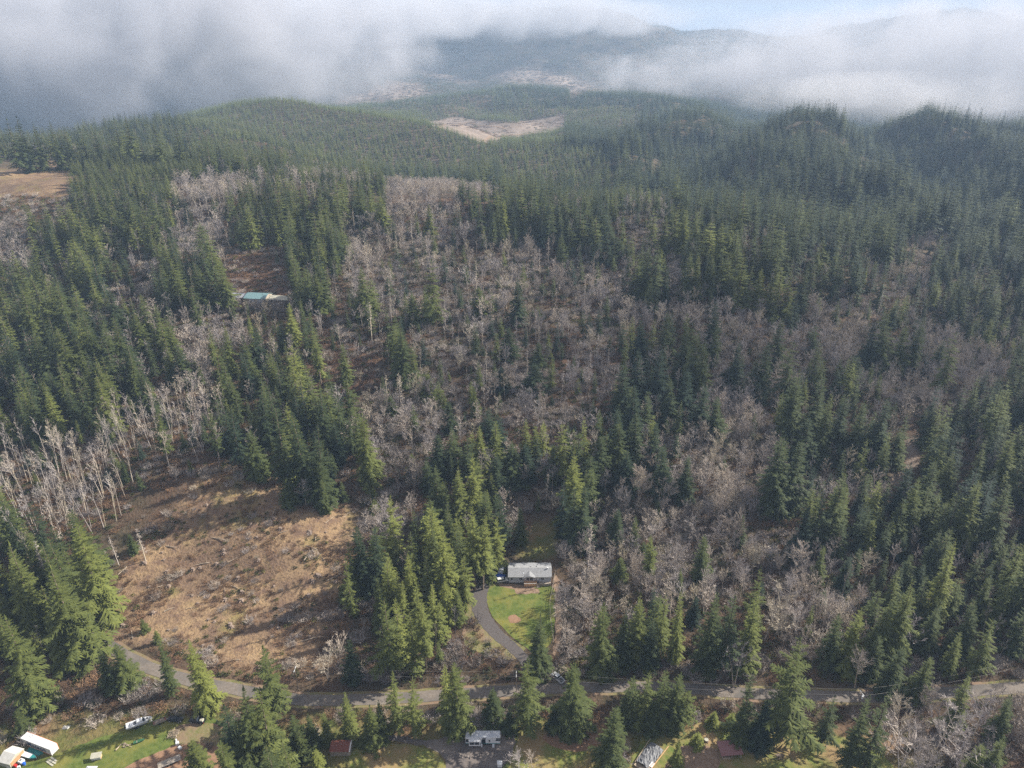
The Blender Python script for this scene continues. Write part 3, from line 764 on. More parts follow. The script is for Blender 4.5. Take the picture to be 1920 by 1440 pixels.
# ---------------------------------------------------------------- single conifers read off the photograph: top x, top y, foot y, crown width (pixels), tint
HERO = """
140 978 1165 95 .85|92 1055 1235 105 .85|12 1015 1185 80 .5|42 975 1095 55 .5|6 1155 1330 85 .65|215 1203 1288 60 .5|185 1212 1295 45 .45|292 1188 1302 30 .5|358 1197 1332 58 .8|488 1200 1352 62 .75|30 1328 1372 34 .4|440 1283 1480 105 .6|478 1292 1470 80 .6|358 1384 1455 60 .55|548 1338 1412 50 .35|590 1402 1450 34 .95|606 1332 1392 30 .6|645 1290 1380 36 .8|690 1318 1396 52 .6|733 1260 1372 44 .65|770 1264 1376 44 .65|855 1242 1372 70 .45|833 1240 1330 30 .9|924 1286 1352 48 .35|992 1230 1360 66 .55|1078 1240 1372 86 .6|1012 1148 1262 56 .25|1153 1328 1450 74 .55|1125 1424 1462 26 .95|1190 1263 1355 46 .45|1215 1254 1360 46 .5|1250 1247 1364 52 .55|1275 1259 1366 52 .55|1290 1290 1364 40 .6|1275 1384 1446 34 .7|1310 1374 1398 30 .95|1510 1190 1388 100 .45|1567 1300 1392 40 .3|1630 1298 1445 44 .5|1667 1290 1450 58 .45|1410 1256 1392 52 .45|1440 1310 1402 56 .15|1395 1320 1400 40 .3|1690 1204 1300 56 .5|1745 1224 1312 50 .5|1822 1264 1372 48 .55|1900 1300 1395 46 .4|1880 1380 1460 50 .4|1840 1390 1470 50 .4|1150 1400 1440 30 .3|560 1365 1420 40 .3|575 1330 1400 36 .4|710 1310 1380 36 .3|955 1330 1372 34 .4|1040 1330 1372 34 .3|1340 1330 1362 30 .75|1375 1335 1365 30 .8|1230 1310 1372 50 .35|1170 1300 1360 40 .35
1157 948 1016 38 .35|1325 1000 1086 44 .35|1228 1000 1100 30 .6|1208 1014 1050 26 .35|1166 1044 1088 36 .35|1280 1064 1118 24 .65|1205 1104 1238 58 .65|1135 1124 1262 66 .5|1248 1110 1228 44 .5|1282 1100 1242 36 .6|1308 1114 1170 32 .2|1345 1112 1262 60 .55|1375 1116 1272 60 .45|1420 1108 1262 56 .55|1430 1062 1185 40 .45|1175 1140 1250 50 .3|1225 1150 1250 50 .3|1395 963 1022 28 .35|1594 1034 1108 40 .2|1585 878 1032 64 .5|1548 920 1040 50 .25|1515 950 1050 50 .15|1730 888 1012 52 .5|1780 936 1042 50 .4|1665 974 1052 28 .35|1700 930 1030 50 .2|1797 1008 1172 52 .75|1620 1140 1262 56 .6|1670 1128 1245 60 .6|1715 1078 1235 70 .65|1690 1105 1210 50 .6|1862 1078 1155 42 .5|1892 1084 1184 42 .45|1865 1156 1272 46 .65|1805 1180 1265 36 .65|1580 1150 1250 50 .45|1650 1190 1270 50 .5|1760 1130 1220 50 .6|1840 1120 1230 50 .4
1470 812 962 66 .3|1502 820 955 60 .4|1500 688 832 62 .2|1546 698 852 56 .25|1590 738 866 56 .25|1626 748 872 50 .2|1665 742 870 56 .25|1560 742 872 44 .55|1520 780 885 60 .2|1602 664 736 42 .15|1440 640 750 46 .25|1465 594 692 42 .15|1490 640 760 40 .3|1345 558 658 38 .1|1530 608 672 30 .1|1385 638 732 42 .15|1420 668 746 34 .1|1670 578 702 54 .55|1640 598 702 42 .25|1732 588 702 38 .45|1768 628 708 36 .25|1792 618 742 34 .45|1612 664 740 40 .1|1700 610 700 46 .5|1645 780 872 50 .2|1690 800 872 44 .25
1210 588 690 44 .2|1240 648 770 48 .2|1255 580 680 40 .2|1290 598 720 44 .25|1310 618 740 46 .4|1325 640 750 40 .4|1200 650 760 44 .15|1170 678 790 48 .15|1216 730 822 30 .45|1230 788 880 40 .3|1190 720 830 50 .2|1160 762 860 50 .2|1290 690 790 50 .15|1320 720 820 50 .15|1260 710 800 46 .15|1350 740 830 46 .15|1080 834 988 58 .7|1058 792 900 34 .65|1085 808 905 36 .5|1130 814 905 52 .25|1165 788 885 44 .25|1196 770 870 40 .25|1110 850 930 50 .2|1180 840 920 50 .25|1250 830 930 44 .2|1290 850 940 40 .2
857 868 982 44 .8|885 848 965 40 .7|887 808 880 30 .65|903 798 884 34 .65|905 920 1010 36 .7|771 994 1100 40 .75|799 956 1080 36 .8|815 964 1090 38 .7|830 994 1150 52 .8|862 978 1100 36 .6|885 948 1108 44 .8|902 964 1105 40 .75|930 964 1070 44 .8|766 1036 1150 46 .8|747 1062 1160 28 .7|726 1034 1128 38 .75|690 1032 1080 20 .7|749 1084 1180 34 .75|805 1084 1200 34 .8|835 1080 1170 38 .85|856 1096 1168 34 .85|722 1112 1262 62 .8|741 1116 1245 46 .8|770 1140 1262 40 .75|790 1118 1262 44 .75|822 1122 1200 36 .8|780 1080 1200 40 .7|800 1030 1150 40 .7|850 1020 1140 40 .75|870 1040 1140 40 .75|915 1000 1090 36 .7|652 1194 1278 44 .15|977 948 1018 34 .45|640 900 940 16 .5|700 935 965 18 .5|240 1000 1036 26 .45|265 1158 1184 20 .7|290 1180 1205 18 .8
63 512 640 46 .6|35 530 660 50 .6|100 530 650 44 .55|320 482 560 36 .5|362 482 570 34 .55|410 485 578 40 .55|385 500 580 36 .5|180 692 812 44 .8|88 732 828 36 .8|90 690 760 36 .4|123 720 812 30 .4|45 720 830 36 .3|15 640 740 46 .45|60 620 730 50 .45|110 610 720 50 .5|150 580 700 50 .5|195 600 690 46 .4|235 640 730 50 .4|260 680 770 44 .35|290 766 872 28 .5|288 568 672 48 .55|310 590 690 40 .6|390 762 872 26 .5|467 802 895 48 .4|517 756 925 44 .45|557 768 930 62 .3|587 786 935 40 .4|533 892 948 36 .3|600 860 945 50 .35|490 706 800 40 .45|502 722 830 40 .4|417 598 705 34 .45|473 602 695 36 .3|537 566 650 36 .75|587 612 710 26 .75|573 682 790 44 .5|550 478 562 36 .5|597 484 580 44 .6|572 500 570 36 .5|680 772 905 50 .55|650 700 800 40 .5|610 720 820 40 .45|545 700 790 40 .45|460 640 730 40 .4|640 640 720 30 .5|430 700 780 36 .4|330 640 720 50 .35|250 580 660 40 .4|205 540 620 44 .35
812 482 612 36 .5|800 542 605 34 .5|773 550 608 40 .45|897 536 590 42 .35|973 516 608 36 .2|953 610 675 40 .15|752 600 718 52 .35|736 608 680 36 .5|677 498 600 46 .45|693 520 590 36 .4|1018 530 558 18 .4|727 518 554 20 .45|1215 458 565 36 .4|1235 450 562 34 .35|1200 470 560 34 .35|840 752 808 36 .2|800 700 748 44 .5|917 762 835 44 .1|935 780 850 40 .1|1137 812 885 36 .3|1003 680 735 50 .15|940 686 735 36 .1|730 740 778 30 .2|960 822 905 56 .25|845 800 880 40 .2|820 810 890 44 .15|985 830 900 46 .2|930 850 930 46 .2|800 860 920 30 .3|770 850 900 30 .5|1040 830 900 40 .2|1010 640 690 34 .2
173 352 456 42 .5|133 442 515 36 .75|283 368 445 34 .6|540 388 475 26 .5|563 346 440 36 .5|587 392 475 34 .5|520 352 430 36 .5|627 330 425 32 .5|600 350 440 34 .5|373 416 490 44 .5|237 362 430 38 .5|205 380 440 36 .5|213 220 308 34 .45|236 218 310 36 .5|287 226 322 34 .4|327 228 318 34 .45|382 240 320 36 .2|427 262 322 34 .35|27 212 322 34 .3|60 230 320 30 .4|93 227 318 30 .45|8 220 325 30 .4|150 236 312 34 .45|180 240 312 32 .45|260 250 318 30 .35|350 250 318 30 .3|405 255 320 28 .35|470 275 330 28 .3|500 270 330 30 .3|120 240 315 30 .45|682 292 360 26 .55|670 346 425 36 .4|715 366 436 30 .75|803 382 444 28 .7|890 352 405 26 .4|930 350 410 28 .5|977 342 430 32 .55|1005 356 430 30 .45|955 356 430 30 .35|1060 360 430 32 .35|1090 380 460 34 .4|1120 400 478 34 .4|1145 420 482 34 .35|1155 440 482 30 .35|1070 410 476 30 .45|1030 400 460 30 .4|1100 360 430 30 .3|1130 370 440 30 .35
1287 382 475 34 .75|1270 390 470 32 .55|1310 390 480 32 .75|1357 412 505 34 .75|1335 410 495 32 .7|1387 442 525 32 .75|1293 470 562 30 .65|1310 476 560 30 .65|1340 470 555 34 .65|1370 470 558 34 .7|1397 470 572 34 .7|1430 500 585 32 .65|1470 492 592 34 .7|1487 500 604 32 .75|1450 510 590 30 .6|1410 490 580 30 .6|1250 400 480 32 .6|1228 385 470 30 .6
"""
def solve_height(B, top_y):
    t = (CY - top_y) / FPX
    z = CAMZ + B.y * (t * CP - SP) / (CP + t * SP)
    return z - B.z
trees = []        # x, y, z, height, width scale, tint, kind, source
for line in HERO.replace('\n', '|').split('|'):
    if not line.strip(): continue
    tx, ty, by, wd, ti = map(float, line.split())
    bx = CX + (tx - CX) * (3531 - by) / (3531 - ty)
    B = ground(bx, by)
    H = min(max(solve_height(B, ty), 6.0), 52.0)
    fw = B.y * CP - (B.z - CAMZ) * SP
    R = wd / FPX * fw / 2 * (1.22 if by < 1000 else 1.06)
    trees.append([B.x, B.y, B.z - 0.3, H, R, ti, 'fir', 1])
n_hero = len(trees)

# ---------------------------------------------------------------- vegetation map: for photograph rows of 40 pixels, runs of (right edge, kind)
# F firs close, f firs open with bare trees, P plantation of small firs, a bare trees close, m bare trees with some firs, w pale tall bare trees, b brush, c open, . nothing
VEG = {
 180: "380F 700P 1920F", 220: "360F 1200P 1920F", 260: "400F 1060P 1920F", 300: "140c 380p 560F 1130P 1920F", 340: "135c 330p 480a 720f 940a 1160P 1920F",
 380: "135b 330F 430m 720F 860a 1170F 1250f 1920F", 420: "60m 330F 440m 640F 900m 1160F 1260m 1400F 1920F",
 460: "60a 200F 330f 420m 540b 660F 1040m 1180F 1260m 1420F 1700F 1780m 1920F", 500: "100f 240F 310m 420F 540b 620F 1180m 1250F 1290a 1500F 1640f 1740m 1920F",
 540: "200F 300m 420F 560b 620F 1180m 1250F 1290m 1500f 1640F 1740m 1920f", 580: "160F 220m 400f 560m 700f 1180m 1440a 1500F 1640m 1760f 1920F",
 620: "200F 240m 340f 460a 620f 720m 780F 1180m 1300f 1640a 1720f 1800a 1920f", 660: "240F 340f 400a 600f 720b 780F 1160m 1330f 1860a 1920f",
 700: "270F 330f 400a 600F 700b 900m 1150m 1340f 1500a 1580f 1880a 1920f", 740: "280F 420w 640F 960m 1130m 1340f 1440a 1640f 1820a 1920F",
 780: "200F 430w 640F 900a 1100m 1360f 1440a 1680f 1780a 1920F", 820: "330w 420w 560F 700F 840a 1240f 1460a 1690f 1730. 1920F",
 860: "280w 480b 640F 700b 840m 960f 1240m 1460a 1690f 1730. 1920F", 900: "260w 500b 640f 720b 840m 940F 1040m 1110F 1460a 1520F 1560a 1660a 1700. 1920F",
 940: "240w 560c 700b 800a 940F 1400a 1500m 1620F 1920F", 980: "60F 160w 220b 680c 760a 950F 975a 1045. 1110F 1400a 1520b 1920F",
 1020: "180F 680c 740b 940F 960b 1048. 1500a 1640f 1920F", 1060: "190F 680c 870F 905b 1048. 1440a 1640m 1920f", 1100: "195F 640c 850F 1048. 1450a 1580a 1760f 1920f",
 1140: "185F 600c 700b 860F 885. 1048. 1130a 1450f 1600a 1920F", 1180: "165F 600c 700b 840F 885b 900a 1050. 1110a 1450f 1600a 1780f 1920f",
 1220: "150F 165. 600c 680b 820F 950a 1042. 1110m 1440f 1560a 1780f 1920m", 1260: "150f 230b 330. 640b 800m 1000a 1100m 1430m 1560f 1640b 1920m",
 1300: "60f 400b 740. 1700. 1920m", 1340: "380b 430b 560b 960b 1500b 1700b 1920m", 1380: "60b 430. 560F 620b 1190. 1260. 1700. 1920m", 1420: "430. 600F 1100. 1180b 1700. 1920m", 1460: "430. 600F 1100. 1180b 1700. 1920m"}
RUN = {k: [(float(t[:-1]), t[-1]) for t in v.split()] for k, v in VEG.items()}
RK = sorted(RUN)
def veg(px, py):
    py = min(max(py, 165), 1475)
    k = min(RK, key=lambda q: abs(q - py))
    px = min(max(px, 0.0), 1919.0)
    for e, t in RUN[k]:
        if px < e: return t
    return RUN[k][-1][1]

BLK = [G0(x, y) for x, y in ((993,1080),(905,1390),(638,1405),(75,1395),(1367,1410),(1220,1415),(265,1360),(350,1350),(1045,1272))]
HX = np.array([t[0] for t in trees]); HY = np.array([t[1] for t in trees])
def near_hero(x, y, d): return np.min((HX - x) ** 2 + (HY - y) ** 2) < d * d

far_pts = {'mid': [], 'lo': [], 'cl': []}; bush_pts = []
_vis = {}
def in_frame(px, py, m=140): return -m < px < 1920 + m and py < 1440 + 170

R_ = random.Random(21)
def grid_points(y0, y1, step, jitter=0.45):
    out = []; y = y0
    while y < y1:
        x = -1.12 * y - 30
        while x < 1.12 * y + 30:
            out.append((x + R_.uniform(-jitter, jitter) * step, y + R_.uniform(-jitter, jitter) * step)); x += step
        y += step
    a = np.array(out); z = height(a[:, 0], a[:, 1])
    px, py, fw = proj(a[:, 0], a[:, 1], z)
    k = (px > -160) & (px < 2080) & (py < 1640)
    return a[k, 0], a[k, 1], z[k], px[k], py[k]

def add_fir(x, y, z, H, R, ti): trees.append([x, y, z - 0.3, H, R, ti, 'fir', 0])
def add_bare(x, y, z, H, ti, var): trees.append([x, y, z - 0.2, H, var, ti, 'alder', 0])

# --- near and middle distance, tree by tree
x, y, z, px, py = grid_points(105, 900, 6.2)
cut_w = _wav(x, y, 31, 60)
_, pyc, _ = proj(x, y, z + 11)
n1 = _wav(x, y, 33, 30) * 16
for i in range(len(x)):
    X, Y, Z = float(x[i]), float(y[i]), float(z[i])
    k = veg(px[i] + n1[i], pyc[i] + n1[i] * .5)
    kb = veg(px[i], py[i])
    if kb in '.c' and k != 'c' and Y < 400: continue
    if k in '.' or (Y < 252 and any((X - b.x) ** 2 + (Y - b.y) ** 2 < 90 for b in BLK)): continue
    if Y < 330 and kb == '.': continue
    if Y < 186 and Y > 166: 
        continue                                           # the road and its verges
    r = R_.random(); big = 0.75 + 0.5 * (0.5 + 0.5 * cut_w[i])
    side = 0.45 if X > 0 else 0.55
    if k == 'F':
        if near_hero(X, Y, 4.5): continue
        far_side = X > 0.22 * Y and (Y > 620 or X > 170)
        hh = (9 + 24 * R_.random() ** 0.7) * big * (1.45 if far_side and Y > 640 else 1.2 if far_side else 0.85 if X > 40 else 1.0)
        if r < (0.40 if far_side else 0.56): add_fir(X, Y, Z, hh, hh * R_.uniform(0.12, 0.22), (R_.uniform(0.0, 0.5) if far_side else R_.uniform(0.05, 0.7) + (0.1 if X < 0 else -0.05)))  # far-side firs tinted darker: the slope's shade and haze put into colour
        elif r < 0.70: add_bare(X, Y, Z, R_.uniform(12, 19), R_.uniform(0.0, 0.5), R_.choice((0, 1, 2, 3)))
    elif k == 'f':
        if near_hero(X, Y, 4.5): continue
        if r < 0.30: hh = R_.uniform(12, 28) * big; add_fir(X, Y, Z, hh, hh * R_.uniform(0.12, 0.22), R_.uniform(0.15, 0.7))
        elif r < 0.66: add_bare(X, Y, Z, R_.uniform(12, 20), R_.uniform(0.2, 0.9), R_.choice((0, 1, 2, 3, 6)))
    elif k == 'p':
        if r < 0.95: add_fir(X, Y, Z, R_.uniform(11, 16), R_.uniform(2.4, 3.2), R_.uniform(0.4, 0.75))
    elif k == 'P':
        if r < 0.95: add_fir(X, Y, Z, R_.uniform(12, 17), R_.uniform(2.4, 3.2), R_.uniform(0.45, 0.85))
    elif k == 'a':
        if r < 0.04 and not near_hero(X, Y, 6): add_fir(X, Y, Z, R_.uniform(9, 18), R_.uniform(2.0, 3.2), R_.uniform(0.1, 0.6))
        elif r < 0.86 and not near_hero(X, Y, 2.5): add_bare(X, Y, Z, R_.uniform(8, 16), R_.uniform(0.4, 1.0), R_.choice((3, 4, 5, 6, 6, 7)))
    elif k == 'm':
        pt = cut_w[i] + 0.6 * n1[i] / 16
        if r < 0.14 and not near_hero(X, Y, 5): hh = R_.uniform(5, 21); add_fir(X, Y, Z, hh, hh * R_.uniform(0.15, 0.21), R_.uniform(0.0, 0.6))
        elif r < (0.62 if pt > -0.1 else 0.40) and not near_hero(X, Y, 2.5): add_bare(X, Y, Z, R_.uniform(8, 18), min(1, max(0, 0.50 + pt * 0.8 + R_.uniform(-.25, .25))), R_.choice((0, 1, 2, 3, 4, 6, 7)))
        elif 0.62 < r < 0.66: trees.append([X, Y, Z - .2, R_.uniform(14, 24), 0, R_.uniform(.5, 1), 'snag', 0])
    elif k == 'w':
        if r < 0.80:
            for q_ in range(1 if R_.random() < 0.55 else 2): add_bare(X + R_.uniform(-3, 3), Y + R_.uniform(-3, 3), Z, R_.uniform(16, 25), R_.uniform(0.6, 1.0), R_.choice((0, 1, 2, 2)))
        elif r < 0.97: add_fir(X, Y, Z, R_.uniform(9, 17), R_.uniform(2.0, 3.0), R_.uniform(0.1, 0.45))
    elif k == 'b':
        if r < 0.07 and Y < 700: add_bare(X, Y, Z, R_.uniform(5, 9), R_.uniform(0.1, 0.7), R_.choice((4, 5, 7)))
        elif r < 0.085 and not near_hero(X, Y, 6): add_fir(X, Y, Z, R_.uniform(4, 10), R_.uniform(1.4, 2.4), R_.uniform(0.3, 0.7))
# a few dead poles picked out in the photograph
for tx, ty, by in ((255,985,1052),(205,1000,1060),(62,1010,1100),(95,985,1080),(180,1058,1115),(75,1040,1115),(30,1290,1330),(22,1312,1330),(1605,610,690),(690,560,640),(1108,955,1075),(745,690,780),(722,700,770),(1130,662,700),(650,430,470)):
    B = ground(CX + (tx - CX) * (3531 - by) / (3531 - ty), by)
    trees.append([B.x, B.y, B.z - .3, min(max(solve_height(B, ty), 6), 26), 0, 0.95, 'snag', 1])
# bare trees picked out
for tx, ty, by, ti in ((1625,1210,1290,.8),(605,1215,1272,.9),(975,1405,1450,.9),(1000,1410,1450,.85),(1390,1215,1290,.9),(1490,1080,1150,.8),(1455,1090,1200,.8),(1560,1110,1180,.8),(1620,1090,1150,.8),(1550,900,960,.9),(1650,870,940,.7),
                   (800,790,850,.6),(730,960,1040,.6),(1700,1310,1400,.9),(1720,1350,1450,.85),(1780,1330,1430,.85),(1860,1300,1400,.85),(1740,1400,1470,.8),(690,950,1010,.6),(630,1195,1250,.8),(1290,840,930,.7),(1330,850,940,.8),(1360,900,980,.7)):
    B = ground(CX + (tx - CX) * (3531 - by) / (3531 - ty), by)
    trees.append([B.x, B.y, B.z - .2, min(max(solve_height(B, ty), 6), 24), R_.choice((3, 4, 6)), ti, 'alder', 1])

# --- far forest
def far_band(y0, y1, step, dst, hmin, hmax, dens):
    x, y, z, px, py = grid_points(y0, y1, step)
    dx = px + _wav(x, y, 35, 160) * 10; dy = py + _wav(x, y, 36, 160) * 5
    cutm = np.zeros(len(x), dtype=bool)
    for p in CUTS: cutm |= inpoly(dx, py, p)
    pn = _wav(x, y, 37, 120)
    for i in range(len(x)):
        if cutm[i] or R_.random() > dens: continue
        k = veg(dx[i], dy[i] - 4) if py[i] > 165 else 'F'
        if k in 'c.': continue
        plant = k in 'Pp'
        if k in 'am' and y0 < 1000: k = 'F'
        if plant and y0 < 1000 and R_.random() < 0.1: continue
        h = R_.uniform(12.5, 16.5) if plant else R_.uniform(hmin, hmax) * (1 + 0.25 * pn[i]) * (0.68 if x[i] < -60 else 1.0)
        if not plant and R_.random() < 0.42: continue
        far_pts[dst].append((x[i], y[i], z[i], h, R_.uniform(0.5, 0.85) if plant else (R_.uniform(0.0, 0.5) if x[i] > 60 else R_.uniform(0.05, 0.75))))  # darker tint on the right carries the opposite slope's shade and haze
far_band(900, 1400, 9.4, 'mid', 24, 40, 0.93)
far_band(1400, 2100, 8.6, 'lo', 20, 34, 0.92)
far_band(2100, 3000, 11, 'lo', 20, 30, 0.9)

# clumps on the hills beyond
x, y, z, px, py = grid_points(3000, 6900, 42)
cm = np.zeros(len(x), dtype=bool)
for p in CUTS: cm |= inpoly(px, py, [(a, b - 1) for a, b in p])
yng = _wav(x, y, 41, 700)
for i in range(len(x)):
    if cm[i] or R_.random() < 0.05: continue
    far_pts['cl'].append((x[i], y[i], z[i], 30 * R_.uniform(0.45, 0.6) if yng[i] > 0.3 else 30 * R_.uniform(0.8, 1.1), R_.uniform(0.1, 0.4) + (0.2 if yng[i] > 0.3 else 0)))

# ---------------------------------------------------------------- rank: the largest in the picture become objects of their own
T = trees
tx_ = np.array([t[0] for t in T]); ty_ = np.array([t[1] for t in T]); tz_ = np.array([t[2] for t in T]); th_ = np.array([t[3] for t in T])
bpx, bpy_, bfw = proj(tx_, ty_, tz_); tpx, tpy, tfw = proj(tx_, ty_, tz_ + th_ * 0.9)
inside = (tpx > 4) & (tpx < 1916) & (tpy < 1432) & (tpy > 0)
size = (bpy_ - tpy)
kinds = np.array([t[6] for t in T]); hero = np.array([t[7] for t in T])
# how much of each tree the others in front leave free: a coarse painting from near to far
occ = np.zeros((150, 200), dtype=bool); free = np.zeros(len(T))
for i in np.argsort(bfw):
    if not inside[i]: continue
    hw = (T[i][4] if kinds[i] == 'fir' else 2.0) / bfw[i] * FPX * 0.6 / 9.6
    r0, r1 = int(max(tpy[i] / 9.6, 0)), int(min(bpy_[i] / 9.6 + 1, 149)); c = tpx[i] / 9.6
    c0, c1 = int(max(c - hw, 0)), int(min(c + hw, 199)) + 1
    blk = occ[r0:r1 + 1, c0:c1]
    free[i] = (~blk).sum() if blk.size else 0
    if kinds[i] == 'fir': occ[r0:r1 + 1, c0:c1] = True
score = free * (1 + 0.25 * hero) + size * 0.01
def pick(kind, n, exclude_small=6):
    k = np.where((kinds == kind) & inside)[0]
    return list(k[np.argsort(-score[k])][:n])
sel_fir = pick('fir', 296); sel_ald = pick('alder', 296); sel_snag = pick('snag', 60)

# landmarks and neighbourhoods used to tell the trees apart in words
ZONES = [("at lower left above the container", (-50,1180,260,1400)), ("above the road's left end", (-50,960,230,1180)), ("along the road below the clearing", (230,1180,420,1345)),
 ("left of the red-roofed shed", (420,1190,600,1500)), ("around the red-roofed shed", (600,1280,720,1480)), ("across the road above the trailer", (720,1230,960,1400)),
 ("around the silver roadside pickup", (960,1140,1110,1400)), ("beside the collapsed grey tarp", (1110,1290,1300,1480)), ("above the mauve-roofed shelter", (1300,1240,1470,1410)), ("around the transformer pole", (1470,1180,1700,1480)), ("in the lower right corner", (1700,1200,1960,1480)),
 ("left of the curved driveway", (700,1090,870,1270)), ("uphill of the blue tarp", (690,940,960,1095)), ("right of the lawn fence", (1048,1090,1320,1270)), ("above the road right of the lawn", (1320,1050,1470,1300)), ("in the grey thicket beside the house", (1048,940,1460,1120)),
 ("uphill of the transformer pole", (1470,1000,1720,1220)), ("at the lower right edge", (1720,960,1960,1220)), ("below the pale gravel track", (1440,860,1960,1010)), ("left of the pale gravel track", (1420,660,1700,900)),
 ("at the middle right edge", (1700,560,1960,870)), ("on the knoll's sunny shoulder", (1180,370,1520,600)), ("on the knoll's pale right flank", (1330,540,1700,760)), ("in the dark centre-right clump", (1140,560,1370,860)), ("uphill of the grey-roofed house", (1020,740,1320,1000)),
 ("uphill of the driveway stand", (760,780,1020,1000)), ("above the brown clearing", (420,700,720,1000)), ("left of the brown clearing", (-50,760,420,1000)), ("at the left edge, mid height", (-50,540,300,780)), ("just below the teal-roofed barn", (300,560,620,780)),
 ("around the teal-roofed barn", (300,440,640,600)), ("on the slope right of the barn", (640,460,860,780)), ("on the bare middle slope", (860,460,1180,820)), ("on the knoll's crest", (620,280,1190,500)), ("below the straw pasture", (-50,340,300,540)),
 ("below the young plantation", (300,330,640,480)), ("behind the straw pasture", (-50,190,330,345)), ("behind the young plantation", (130,190,640,345)), ("on the far right ridge", (1190,180,1960,600)), ("along the left edge", (-50,190,400,1500)), ("inside the brown clearing", (180,860,720,1300)), ("on the middle slope", (0,160,1960,1500))]
def zone(px, py):
    for nm, (a, b, c, d) in ZONES:
        if a <= px < c and b <= py < d: return nm
    return ZONES[-1][0]
ORD = ["first", "second", "third", "fourth", "fifth", "sixth", "seventh", "eighth", "ninth", "tenth", "eleventh", "twelfth", "thirteenth", "fourteenth", "fifteenth", "sixteenth", "seventeenth", "eighteenth", "nineteenth", "twentieth"]
ORD += ["21st", "22nd", "23rd"] + ["%dth" % k for k in range(24, 60)]
def fir_words(t):
    h, R, ti = t[3], t[4], t[5]
    return ("tall" if h > 27 else "small" if h < 13 else "mid-sized"), ("broad" if R / max(h, 1) > 0.17 else "slim" if R / max(h, 1) < 0.11 else "pointed"), ("bright green" if ti > 0.66 else "green" if ti > 0.38 else "dark green")
def bare_words(t):
    h, ti = t[3], t[5]
    return ("tall" if h > 17 else "low" if h < 9 else "medium"), ("bushy" if t[4] > 2.5 else "thin"), ("pale" if ti > 0.6 else "grey-brown" if ti > 0.3 else "brown")
def labels_for(sel, noun, words):
    groups = {}
    for i in sel: groups.setdefault((words(T[i]), zone(tpx[i], tpy[i])), []).append(i)
    out = {}
    for (wd, zn), ids in groups.items():
        halves = [(ids, '')]
        if len(ids) > 9:
            m = sorted(tpy[i] for i in ids)[len(ids) // 2]
            halves = [([i for i in ids if tpy[i] < m], 'upper '), ([i for i in ids if tpy[i] >= m], 'lower ')]
        for sub, word in halves:
            sub.sort(key=lambda i: tpx[i])
            for k, i in enumerate(sub):
                a = "%s%s %s %s %s" % (word, wd[0], wd[1], wd[2], noun)
                if len(sub) > 1: a += " %s" % zn + (", %s from left" % ORD[k] if k < len(sub) - 1 or k < 2 else ", rightmost of these")
                else: a += " " + zn
                out[i] = (a, "%ss %s" % (noun, zn))
    return out
LB = {}
LB.update(labels_for(sel_fir, "fir", fir_words)); LB.update(labels_for(sel_ald, "bare tree", bare_words))
LB.update(labels_for(sel_snag, "dead trunk", lambda t: ("tall" if t[3] > 18 else "short", "stubby", "pale")))

R2 = random.Random(5)
def place_tree(i, kindname, cat, lower_mesh, crown_mesh, trunk_name, crown_name, sx, sz, rz):
    x, y, z, h = T[i][0], T[i][1], T[i][2], T[i][3]
    root = empty(kindname, (x, y, z), rz)
    root.rotation_euler = (R2.gauss(0, .022), R2.gauss(0, .022), rz)
    lab, grp = LB[i]
    tag(root, lab, cat, grp)
    for nm, me in ((trunk_name, lower_mesh), (crown_name, crown_mesh)):
        o = new_obj(nm, me, root); o.scale = (sx, sx, sz); o["tint"] = float(T[i][5])
chosen = set()
for i in sel_fir:
    h, R = T[i][3], T[i][4]; ratio = R / h * CON_H
    v = min(range(len(fir_specs)), key=lambda k: abs(FIR_HI[k][2] - ratio) + R2.uniform(0, 1.5))
    place_tree(i, 'fir_tree', 'fir', FIR_HI[v][1], FIR_HI[v][0], 'trunk', 'crown', R / FIR_HI[v][2] * 1.05, h / CON_H, R2.uniform(0, 6.28)); chosen.add(i)
for i in sel_ald:
    c, t, h0 = ALD_HI[T[i][4]]; s = T[i][3] / h0
    place_tree(i, 'bare_tree', 'bare tree', t, c, 'trunk', 'crown', s * R2.uniform(0.85, 1.2), s, R2.uniform(0, 6.28)); chosen.add(i)
for i in sel_snag:
    c, t, h0 = SNAG[R2.randrange(3)]; s = T[i][3] / h0
    place_tree(i, 'dead_tree', 'dead tree', t, c, 'trunk', 'limbs', s * 1.1, s, R2.uniform(0, 6.28)); chosen.add(i)

# the rest, one object of stuff per kind
def emit(name, rows, sources):
    if not rows: return
    a = np.array([r[:3] for r in rows])
    scatter(name, a, [r[3] for r in rows], [r[4] for r in rows], [r[5] for r in rows], [r[6] for r in rows], sources)
rows = []; arows = []
for i, t in enumerate(T):
    if i in chosen: continue
    if t[6] == 'fir':
        v = R2.randrange(6); s = t[4] / fir_specs[v][0]
        rows.append((t[0], t[1], t[2], (s, s, t[3] / CON_H), (R2.uniform(-.03, .03), R2.uniform(-.03, .03), R2.uniform(0, 6.28)), v, t[5]))
    else:
        v = t[4] if t[6] == 'alder' else 2; s = t[3] / alder_specs[v]['H']
        arows.append((t[0], t[1], t[2], (s, s, s), (R2.uniform(-.06, .06), R2.uniform(-.06, .06), R2.uniform(0, 6.28)), v, t[5]))
for (x, y, z, h, ti) in far_pts['mid']:
    s = h / CON_H * R2.uniform(0.9, 1.4) + 0.08
    rows.append((x, y, z, (s, s, h / CON_H), (0, 0, R2.uniform(0, 6.28)), R2.randrange(6), ti))
emit('fir_forest', rows, FIR_MID)
emit('bare_woodland', arows, ALD_MID)
lrows = []
